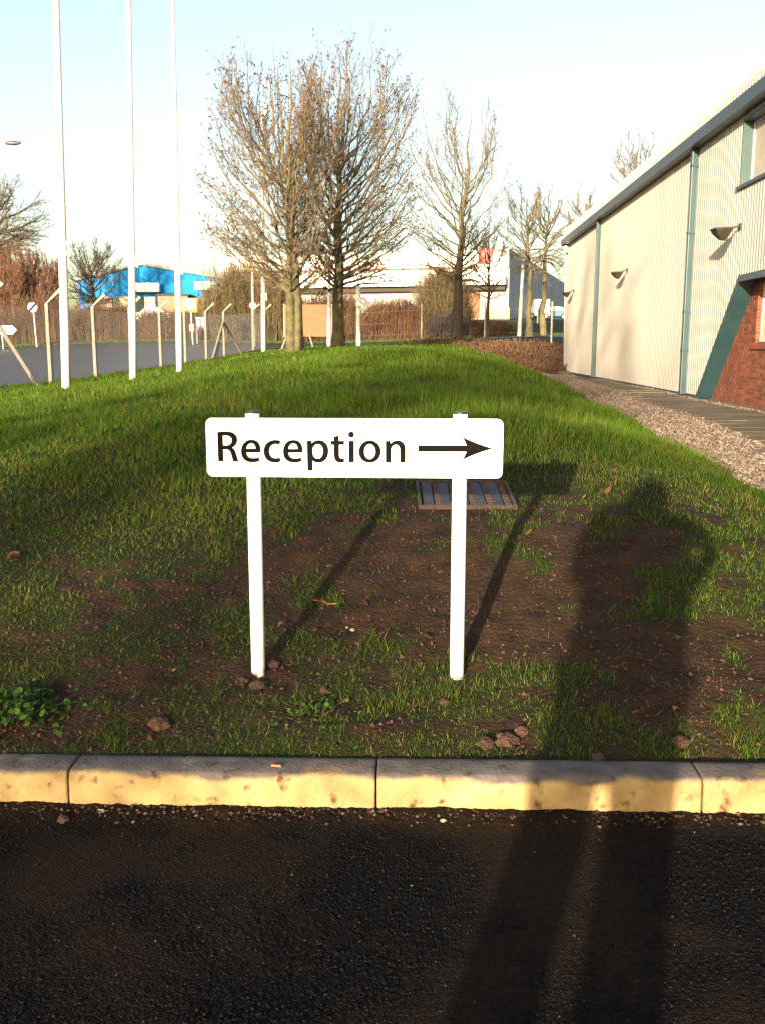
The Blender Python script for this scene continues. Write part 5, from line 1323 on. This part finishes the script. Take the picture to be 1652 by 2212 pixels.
# clover and small leaved weeds
M['clover'] = attr_mat('clover_leaf', rough=.6, spec=.12, trans=.15, k=.6)
rg = np.random.default_rng(9)
n_ = 15000; x, y = samp(2.70, 6.0, .45)(rg, n_)
cm = fbm(x * 2.4, y * 2.4, 201, 3); k = (cm > .52) & (mud(x, y) < .8) & (rg.random(n_) < .8); k |= rg.random(n_) < .05
mhk = (np.abs(x - .42) < .25) & (np.abs(y - 4.815) < .23); k &= ~mhk & (y > kerb_back(x) + .02) & (x < lawn_right(y))
x, y = x[k], y[k]; n_ = len(x); z = ground_z(x, y)
def leaves(x, y, z, r_, hgt, col, tilt=.5, lobes=6):
    n_ = len(x); an = np.arange(lobes) * TAU / lobes; rad = r_[:, None] * (.8 + .35 * rg.random((n_, lobes)))
    nx_ = rg.normal(0, tilt, n_); ny_ = rg.normal(0, tilt, n_)
    c = np.c_[x, y, z + hgt]; a0 = rg.random(n_)[:, None] * TAU
    ox_ = np.cos(an + a0) * rad; oy_ = np.sin(an + a0) * rad * .8; oz_ = ox_ * nx_[:, None] + oy_ * ny_[:, None]
    V = np.stack([c[:, 0:1] + ox_, c[:, 1:2] + oy_, c[:, 2:3] + oz_], 2)
    return V.reshape(-1, 3), np.arange(n_ * lobes).reshape(-1, lobes), np.repeat(np.c_[col, np.ones(n_)], lobes, 0)
col = np.array([.045, .10, .014]) * (.6 + .8 * rg.random((n_, 1))) + np.array([.03, .02, 0]) * rg.random((n_, 1))
V, Fc, cl = leaves(x, y, z, rg.uniform(.0025, .0055, n_), rg.uniform(.008, .026, n_), col)
o = link('clover', np_mesh('clover', V, Fc, attrs={'col': ('FLOAT_COLOR', cl)}), M['clover']); tag(o, 'small leaved clover and weeds among the worn grass', kind='stuff')
rg = np.random.default_rng(63); n_ = 260; x, y = samp(3.0, 24, .45)(rg, n_); k = (x < lawn_right(y)) & (x > -10.1 + .078 * y); x, y = x[k], y[k]; n_ = len(x)
cl = np.array([(.12, .05, .025), (.20, .09, .03), (.08, .045, .03), (.22, .15, .05)])[rg.integers(0, 4, n_)] * (.6 + .5 * rg.random((n_, 1)))
V, Fc, cl = leaves(x, y, ground_z(x, y), rg.uniform(.007, .016, n_) * (1 + y / 20), rg.uniform(.012, .04, n_), cl, .5, 7)
o = link('leaf_litter', np_mesh('leaf_litter', V, Fc, attrs={'col': ('FLOAT_COLOR', cl)}), M['clover']); tag(o, 'small fallen brown leaves scattered over the lawn', kind='stuff')
# broad leaved weed clump near the kerb at the left
def weed(name, lab, cx_, cy_, rad, n_, hmax, rl):
    x = cx_ + rg.normal(0, rad * .5, n_); y = cy_ + rg.normal(0, rad * .35, n_); y = np.maximum(y, kerb_back(x) + .03)
    z = ground_z(x, y); hh = hmax * np.exp(-((x - cx_) ** 2 + (y - cy_) ** 2) / (rad * rad * .5)) * rg.uniform(.3, 1, n_)
    col = np.array([.05, .12, .018]) * (.6 + .8 * rg.random((n_, 1)))
    V, Fc, cl = leaves(x, y, z, rg.uniform(rl * .6, rl * 1.2, n_), hh, col, .6, 7)
    root = empty(name, (cx_, cy_, float(ground_z(cx_, cy_))), lab, 'weed')
    link('leaves', np_mesh('leaves', V, Fc, attrs={'col': ('FLOAT_COLOR', cl)}), M['clover'], root)
    tb = Tubes()
    for i in range(0, n_, 3): tb.add([(cx_ + (x[i] - cx_) * .5, cy_ + (y[i] - cy_) * .5, z[i] - .01), (x[i], y[i], z[i] + hh[i])], .0016, .001, 0, 3)
    link('stems', tb.mesh('stems'), M['limb'], root)
weed('broadleaf_weed', 'bright green broad leaved weed clump by the kerb at the left edge', -1.22, 2.93, .19, 420, .080, .012)
weed('broadleaf_weed', 'low leafy weed clump left of the left sign post, nearer the kerb', -.22, 2.96, .15, 130, .03, .006)

# dead stalks and cut straw lying on the worn ground
rg = np.random.default_rng(19); n_ = 11000; x, y = samp(2.69, 6.2, .46)(rg, n_)
k = (y > kerb_back(x) + .012) & (x < lawn_right(y)) & (fbm(x * 2, y * 2, 301, 3) > .40); x, y = x[k], y[k]; n_ = len(x); z = ground_z(x, y) + .003
a = rg.random(n_) * TAU; L = rg.uniform(.012, .055, n_); w_ = .0011 + .0007 * rg.random(n_); rise = rg.uniform(0, .35, n_) * L
D = np.c_[np.cos(a), np.sin(a), 0 * a]; Wv = np.c_[-np.sin(a), np.cos(a), 0 * a] * w_[:, None]; B = np.c_[x, y, z]; mid = B + D * (L * .5)[:, None] + np.c_[0 * a, 0 * a, rise * .8]; tip = B + D * L[:, None] + np.c_[0 * a, 0 * a, rise]
V = np.stack([B - Wv, B + Wv, mid + Wv * .9, mid - Wv * .9, tip], 1); q = (np.array([(0, 1, 2, 3)])[None] + (np.arange(n_) * 5)[:, None, None]).reshape(-1, 4); tq = (np.array([(3, 2, 4)])[None] + (np.arange(n_) * 5)[:, None, None]).reshape(-1, 3)
cl = np.array([(.20, .15, .07), (.12, .085, .045), (.085, .12, .025), (.05, .035, .022), (.16, .13, .04)])[rg.integers(0, 5, n_)] * (.5 + .7 * rg.random((n_, 1)))
o = link('dead_stalks', np_mesh('dead_stalks', V.reshape(-1, 3), [q, tq], attrs={'col': ('FLOAT_COLOR', np.repeat(np.c_[cl, np.ones(n_)], 5, 0))}), M['grass']); tag(o, 'dead stalks and straw lying on the worn ground', kind='stuff')
# soil crumbs and clods
rg = np.random.default_rng(33); rng = rg
n_ = 34000; x, y = samp(2.69, 5.4, .45)(rg, n_); k = (mud(x, y) > .25) & (y > kerb_back(x) + .012) & (rg.random(n_) < .6)
x, y = x[k], y[k]; n_ = len(x); sz = .0015 + .0075 * rg.random(n_) ** 7
stones('soil_crumbs', np.c_[x, y, ground_z(x, y) + sz * .3], sz, M['clod'], label='loose crumbs of turned soil around the posts', flat=.8)
nk = 1500; x = rg.uniform(-1.3, 1.3, nk); y = kerb_back(x) - .128 - np.abs(rg.normal(0, .035, nk)); sz = .002 + .006 * rg.random(nk) ** 3
k2 = rg.random(nk) < .12; y = np.where(k2, rg.uniform(1.6, 2.5, nk), y); sz = np.where(k2, sz * .5, sz)
cl = .38 * np.array([(.20, .13, .08), (.30, .24, .18), (.10, .07, .05), (.14, .08, .05)])[rg.integers(0, 4, nk)]
stones('kerbside_grit', np.c_[x, y, .006 + sz * .5], sz, M['gravel'], label='grit and silt washed along the foot of the kerb', cols=cl, flat=.7)
def lump(name, lab, cat, x_, y_, r_, m_, seed, flat=.65, group=None, z=None, sub=3):
    bm = bmesh.new(); bmesh.ops.create_icosphere(bm, subdivisions=sub, radius=r_); rr2 = random.Random(seed)
    o1 = Vector((rr2.uniform(0, 99), rr2.uniform(0, 99), rr2.uniform(0, 99)))
    from mathutils import noise as mn
    for v in bm.verts:
        n1 = mn.noise(v.co * (1.6 / r_) + o1); n2 = mn.noise(v.co * (5 / r_) + o1)
        v.co *= 1 + .45 * n1 + .22 * n2; v.co.z *= flat
    me = bpy.data.meshes.new(name); bm.to_mesh(me); bm.free()
    for p in me.polygons: p.use_smooth = False
    o_ = link(name, me, m_); o_.location = (x_, y_, (float(ground_z(x_, y_)) if z is None else z) + r_ * .25); tag(o_, lab, cat, group); return o_
def gpt(px_, py_, flat0=None):
    """ground point seen at a picture position"""
    y_ = 3.0
    for _ in range(60):
        p = at(px_, py_, y_); g_ = float(ground_z(p.x, p.y)) if flat0 is None else flat0
        y_ += (g_ - p.z) * -1.2 if False else 0
        ang = (CAMH - g_) / max(1e-3, (CAMH - p.z)); y_ = y_ * (.5 + .5 * ang)
    return at(px_, py_, y_)
CL = [(1047, 1612, .026, 'small clay clod left of the big ones behind the kerb'), (1092, 1606, .034, 'large rough clay clod behind the kerb, left of the photographer shadow'), (1125, 1585, .022, 'clay clod just above the largest clod'),
      (1290, 1640, .020, 'shaded clay clod inside the foot of the shadow'), (1470, 1608, .028, 'flat clay clod right of the shadow near the kerb'), (523, 1475, .020, 'clod at the left foot of the left post'),
      (590, 1438, .022, 'dug clod just right of the left post foot'), (560, 1487, .030, 'smooth clod in front of the left post foot'), (345, 1570, .030, 'dull clod in the grass left of the left post'), (700, 1495, .016, 'reddish clod between the posts near the kerb'), (960, 1520, .015, 'small reddish clod in the grass below the right post')]
for i, (a_, b_, r_, lab) in enumerate(CL):
    p = gpt(a_, b_); lump('soil_clod', lab, 'clod', p.x, p.y, r_, M['clod'], 100 + i, group='clods of turned soil')
ST = [(762, 1362, .0085, 'pale pebble pair between the posts, larger stone'), (750, 1356, .005, 'tiny pale pebble beside the larger one between the posts')]
M['pebble'] = mat('pale_pebble', (.50, .40, .30), (.36, .27, .2), 60, .8)
for i, (a_, b_, r_, lab) in enumerate(ST):
    p = gpt(a_, b_); lump('pebble', lab, 'pebble', p.x, p.y, r_, M['pebble'], 130 + i, group='pale pebbles')
rg = rng = np.random.default_rng(77)
nc = 15000; x = rg.uniform(-1.28, 1.28, nc); y = rg.uniform(1.55, 2.54, nc); sz = .0016 + .0026 * rg.random(nc) ** 1.5
cl = np.array([(.012, .012, .014), (.02, .02, .022), (.03, .027, .025), (.008, .008, .01), (.055, .038, .026), (.016, .014, .014), (.010, .010, .012)])[rg.integers(0, 7, nc)] * (.18 + .36 * rg.random((nc, 1)))
stones('asphalt_chippings', np.c_[x, y, sz * .25 - .0005], sz, M['gravel'], label='angular dark chippings of the car park surface', cols=cl, flat=.75)
KS = [(220, 1757, .011, 'pale round stone at the foot of the kerb, far left'), (244, 1750, .007, 'small stone touching the kerb beside the pale round one'), (137, 1775, .016, 'brown earth lump on the tarmac at the left'), (825, 1757, .012, 'earth lump against the kerb below the centre joint'), (600, 1742, .010, 'small brown lump at the kerb foot left of the centre joint'), (956, 1777, .009, 'pale stone on the tarmac right of centre')]
for i, (a_, b_, r_, lab) in enumerate(KS):
    p = gpt(a_, b_, 0.0); lump('stone', lab, 'stone', p.x, p.y, r_, M['pebble'] if i in (0, 1, 5) else M['clod'], 140 + i, group='stones along the foot of the kerb', z=.002)

# leaves, tape, wire
def dead_leaf(lab, px_, py_, s_, m_, rz, curl=.5, z=None, flat0=None, wide=.7):
    p = gpt(px_, py_, flat0); root_z = (float(ground_z(p.x, p.y)) if z is None else z) + .012
    V = []; nu, nv = 9, 5
    for i in range(nu):
        u = i / (nu - 1); hw = math.sin(math.pi * min(1, u * 1.02)) ** .7 * wide * .5 * (1 + .12 * math.sin(u * 22))
        for j in range(nv):
            v = (j / (nv - 1) * 2 - 1)
            V.append(((u - .5) * s_, v * hw * s_, (abs(v) ** 1.5 * curl * .35 + math.sin(u * 3.1) * curl * .25 + .04 * math.sin(u * 13 + v * 5)) * s_))
    Fq = [(i * nv + j, (i + 1) * nv + j, (i + 1) * nv + j + 1, i * nv + j + 1) for i in range(nu - 1) for j in range(nv - 1)]
    V2 = V + [(a_, b_, c_ - .0006) for a_, b_, c_ in V]; n0 = len(V)
    Fq2 = Fq + [tuple(n0 + q for q in reversed(f)) for f in Fq]
    root = empty('dead_leaf', (p.x, p.y, root_z), lab, 'leaf', 'fallen leaves', rz=rz)
    me = bpy.data.meshes.new('blade'); me.from_pydata(V2, [], Fq2)
    for q in me.polygons: q.use_smooth = True
    link('blade', me, m_, root, world=False)
    mb = MB(); mb.tube([(-s_ * .75, 0, -.004), (-s_ * .48, 0, .004), (s_ * .1, 0, .16 * curl * s_)], .0008, 5); mb.build('stalk', m_, root, world=False)
dead_leaf('curled purple brown leaf in the grass at the left edge', 32, 1212, .055, M['leaf_brown'], .5, .9, wide=.8)
dead_leaf('small bright orange leaf right of the photographer shadow', 1456, 1538, .024, M['leaf_orange'], 1.1, .4)
dead_leaf('small brown leaf in the dark grass left of the left post', 562, 1297, .022, M['leaf_brown'], 2.0, .6)
dead_leaf('rusty leaf scrap behind the kerb below the posts', 898, 1849, .001, M['leaf_orange'], .3, .3) if False else None
p = at(598, 1653, 2.615); o_ = empty('orange_chip', (p.x, 2.60, .1092), 'orange plastic chip lying on top of the kerb', 'litter')
mb = MB(); mb.box((p.x, 2.605, .1125), (.030, .008, .005), Matrix.Rotation(-.15, 3, 'Z')); mb.build('strip', M['orange_plastic'], o_, bevel=.0015)
p0 = gpt(678, 1299); o_ = empty('red_wire', p0, 'short piece of red wire lying on the soil between the posts', 'wire')
mb = MB(); pts = []
for (a_, b_) in ((678, 1299), (690, 1301), (700, 1302), (708, 1308), (720, 1307), (731, 1307)):
    q = gpt(a_, b_); pts.append((q.x, q.y, float(ground_z(q.x, q.y)) + .006))
mb.tube(pts, .0022, 6); mb.build('strand', M['orange_plastic'], o_)

# ------------------------------------------------------------------ the photographer, behind the camera
per = empty('person', (-.32, -.30, 0), 'photographer in a dark coat holding a phone at chest height', 'person')
def skin_fig(name, pts, edges, rad, m_, parent, root=0, sub=2):
    me = bpy.data.meshes.new(name); me.from_pydata(pts, edges, []); o_ = bpy.data.objects.new(name, me); COL.objects.link(o_); me.materials.append(m_)
    o_.parent = parent
    sk = o_.modifiers.new('skin', 'SKIN'); sk.use_smooth_shade = True
    lay = me.skin_vertices[0] if len(me.skin_vertices) else None
    if lay is None:
        bm = bmesh.new(); bm.from_mesh(me); bm.verts.layers.skin.verify(); bm.to_mesh(me); bm.free(); lay = me.skin_vertices[0]
    for i, v in enumerate(lay.data):
        r_ = rad[i]; v.radius = r_ if hasattr(r_, '__len__') else (r_, r_); v.use_root = (i == root)
    ss = o_.modifiers.new('sub', 'SUBSURF'); ss.levels = sub; ss.render_levels = sub
    return o_
body = [(0, 0, .88), (0, 0, 1.05), (0, .01, 1.22), (0, .02, 1.34), (0, .04, 1.42), (0, .05, 1.46), (0, .06, 1.55),
        (-.10, 0, .84), (-.11, .03, .46), (-.12, 0, .09), (-.13, .13, .04),
        (.10, 0, .84), (.12, .03, .46), (.14, 0, .09), (.15, .13, .04),
        (-.17, .0, 1.36), (-.25, -.02, 1.14), (.10, .20, 1.22), (.22, .26, 1.27),
        (.12, .0, 1.35), (.175, .02, 1.10), (.36, .18, 1.23), (.36, .26, 1.27)]
edg = [(0, 1), (1, 2), (2, 3), (3, 4), (4, 5), (5, 6), (0, 7), (7, 8), (8, 9), (9, 10), (0, 11), (11, 12), (12, 13), (13, 14), (3, 15), (15, 16), (16, 17), (17, 18), (3, 19), (19, 20), (20, 21), (21, 22)]
rad = [(.15, .12), (.14, .11), (.15, .12), (.13, .10), .085, .085, (.085, .10), .095, .065, .05, .04, .095, .065, .05, .04, .075, .055, .04, .03, .075, .055, .04, .03]
skin_fig('body', body, edg, rad, M['skin'], per)
coat = [(0, 0, .62), (0, 0, .90), (0, 0, 1.10), (0, .01, 1.28), (0, .03, 1.46), (-.19, 0, 1.41), (-.24, -.02, 1.16), (.08, .17, 1.18), (.12, 0, 1.38), (.165, .02, 1.10), (.22, .16, 1.16)]
coat.append((0, .04, 1.52)); ce = [(0, 1), (1, 2), (2, 3), (3, 4), (4, 5), (5, 6), (6, 7), (4, 8), (8, 9), (9, 10), (4, 11)]
skin_fig('coat', coat, ce, [(.20, .15), (.23, .15), (.25, .15), (.24, .14), (.16, .11), .10, .08, .05, .09, .07, .05, .095], M['coat'], per, 1)
tro = [(0, 0, .88), (-.11, 0, .80), (-.12, .03, .46), (-.125, 0, .09), (.11, 0, .80), (.125, .03, .46), (.145, 0, .09)]
skin_fig('trousers', tro, [(0, 1), (1, 2), (2, 3), (0, 4), (4, 5), (5, 6)], [(.19, .13), .115, .095, .088, .115, .095, .088], M['trouser'], per)
h_ = lump('hair', None, None, 0, 0, .092, M['hair'], 5, .95, z=0); h_.parent = per; h_.location = (0, .03, 1.535)
for s_ in (-.032, .032):
    mb = MB(); mb.box((s_, .155, 1.545), (.022, .012, .012)); e_ = mb.build('eye', M['black_plastic'], per, world=False, bevel=.003)
mb = MB(); mb.hexa([(-.014, .15, 1.50), (.014, .15, 1.50), (.014, .185, 1.505), (-.014, .185, 1.505)], [(-.008, .15, 1.54), (.008, .15, 1.54), (.006, .165, 1.54), (-.006, .165, 1.54)]); mb.build('nose', M['skin'], per, world=False)
for sgn, hx_ in ((-1, -.055), (1, .055)):        # hands: palm and five fingers each side of the phone
    hw = Vector((.32 + hx_ , .30 - .02, 1.285)); P = [hw + Vector((0, -.05, -.02))]; E_ = []; Rd = [.026]
    P.append(hw + Vector((0, -.005, .0))); E_.append((0, 1)); Rd.append((.030, .018))
    for k in range(4):
        z_ = -.028 + .018 * k; n0 = len(P)
        P += [hw + Vector((.0, .008, z_)), hw + Vector((-sgn * .012, .016, z_)), hw + Vector((-sgn * .028, .014, z_ + .002))]; Rd += [.0095, .0085, .007]
        E_ += [(1, n0), (n0, n0 + 1), (n0 + 1, n0 + 2)]
    n0 = len(P); P += [hw + Vector((-sgn * .012, -.018, .022)), hw + Vector((-sgn * .028, -.016, .034))]; Rd += [.0105, .008]; E_ += [(1, n0), (n0, n0 + 1)]
    skin_fig('hand', [tuple(q) for q in P], E_, Rd, M['skin'], per, 1, 1)
ph = empty('phone', (.0, -.022, 1.30), 'black phone held by the photographer behind the viewpoint', 'phone')
mb = MB(); mb.box((0, -.022, 1.30), (.06, .009, .115)); mb.build('case', M['black_plastic'], ph, bevel=.003)
mb = MB(); mb.box((0, -.0275, 1.30), (.052, .001, .09)); mb.build('screen', M['glass_dark'], ph)

# bare trees behind the photographer: their shade falls on the lawn and the cream wall
bare_tree('bare tree behind the photographer across the car park', (-13.9, -30, 0), .30, 3.0, (-13.9, -30, 8.5, 3.6, 3.6, 5.8), 30, 12, 8, 3, seed=93, twig_r=.012)
bare_tree('tall open crowned bare tree behind the photographer', (-11.0, -15, 0), .22, 7.0, (-11.0, -15, 12.0, 3.6, 3.6, 4.6), 26, 10, 7, 3, seed=95, twig_r=.012)
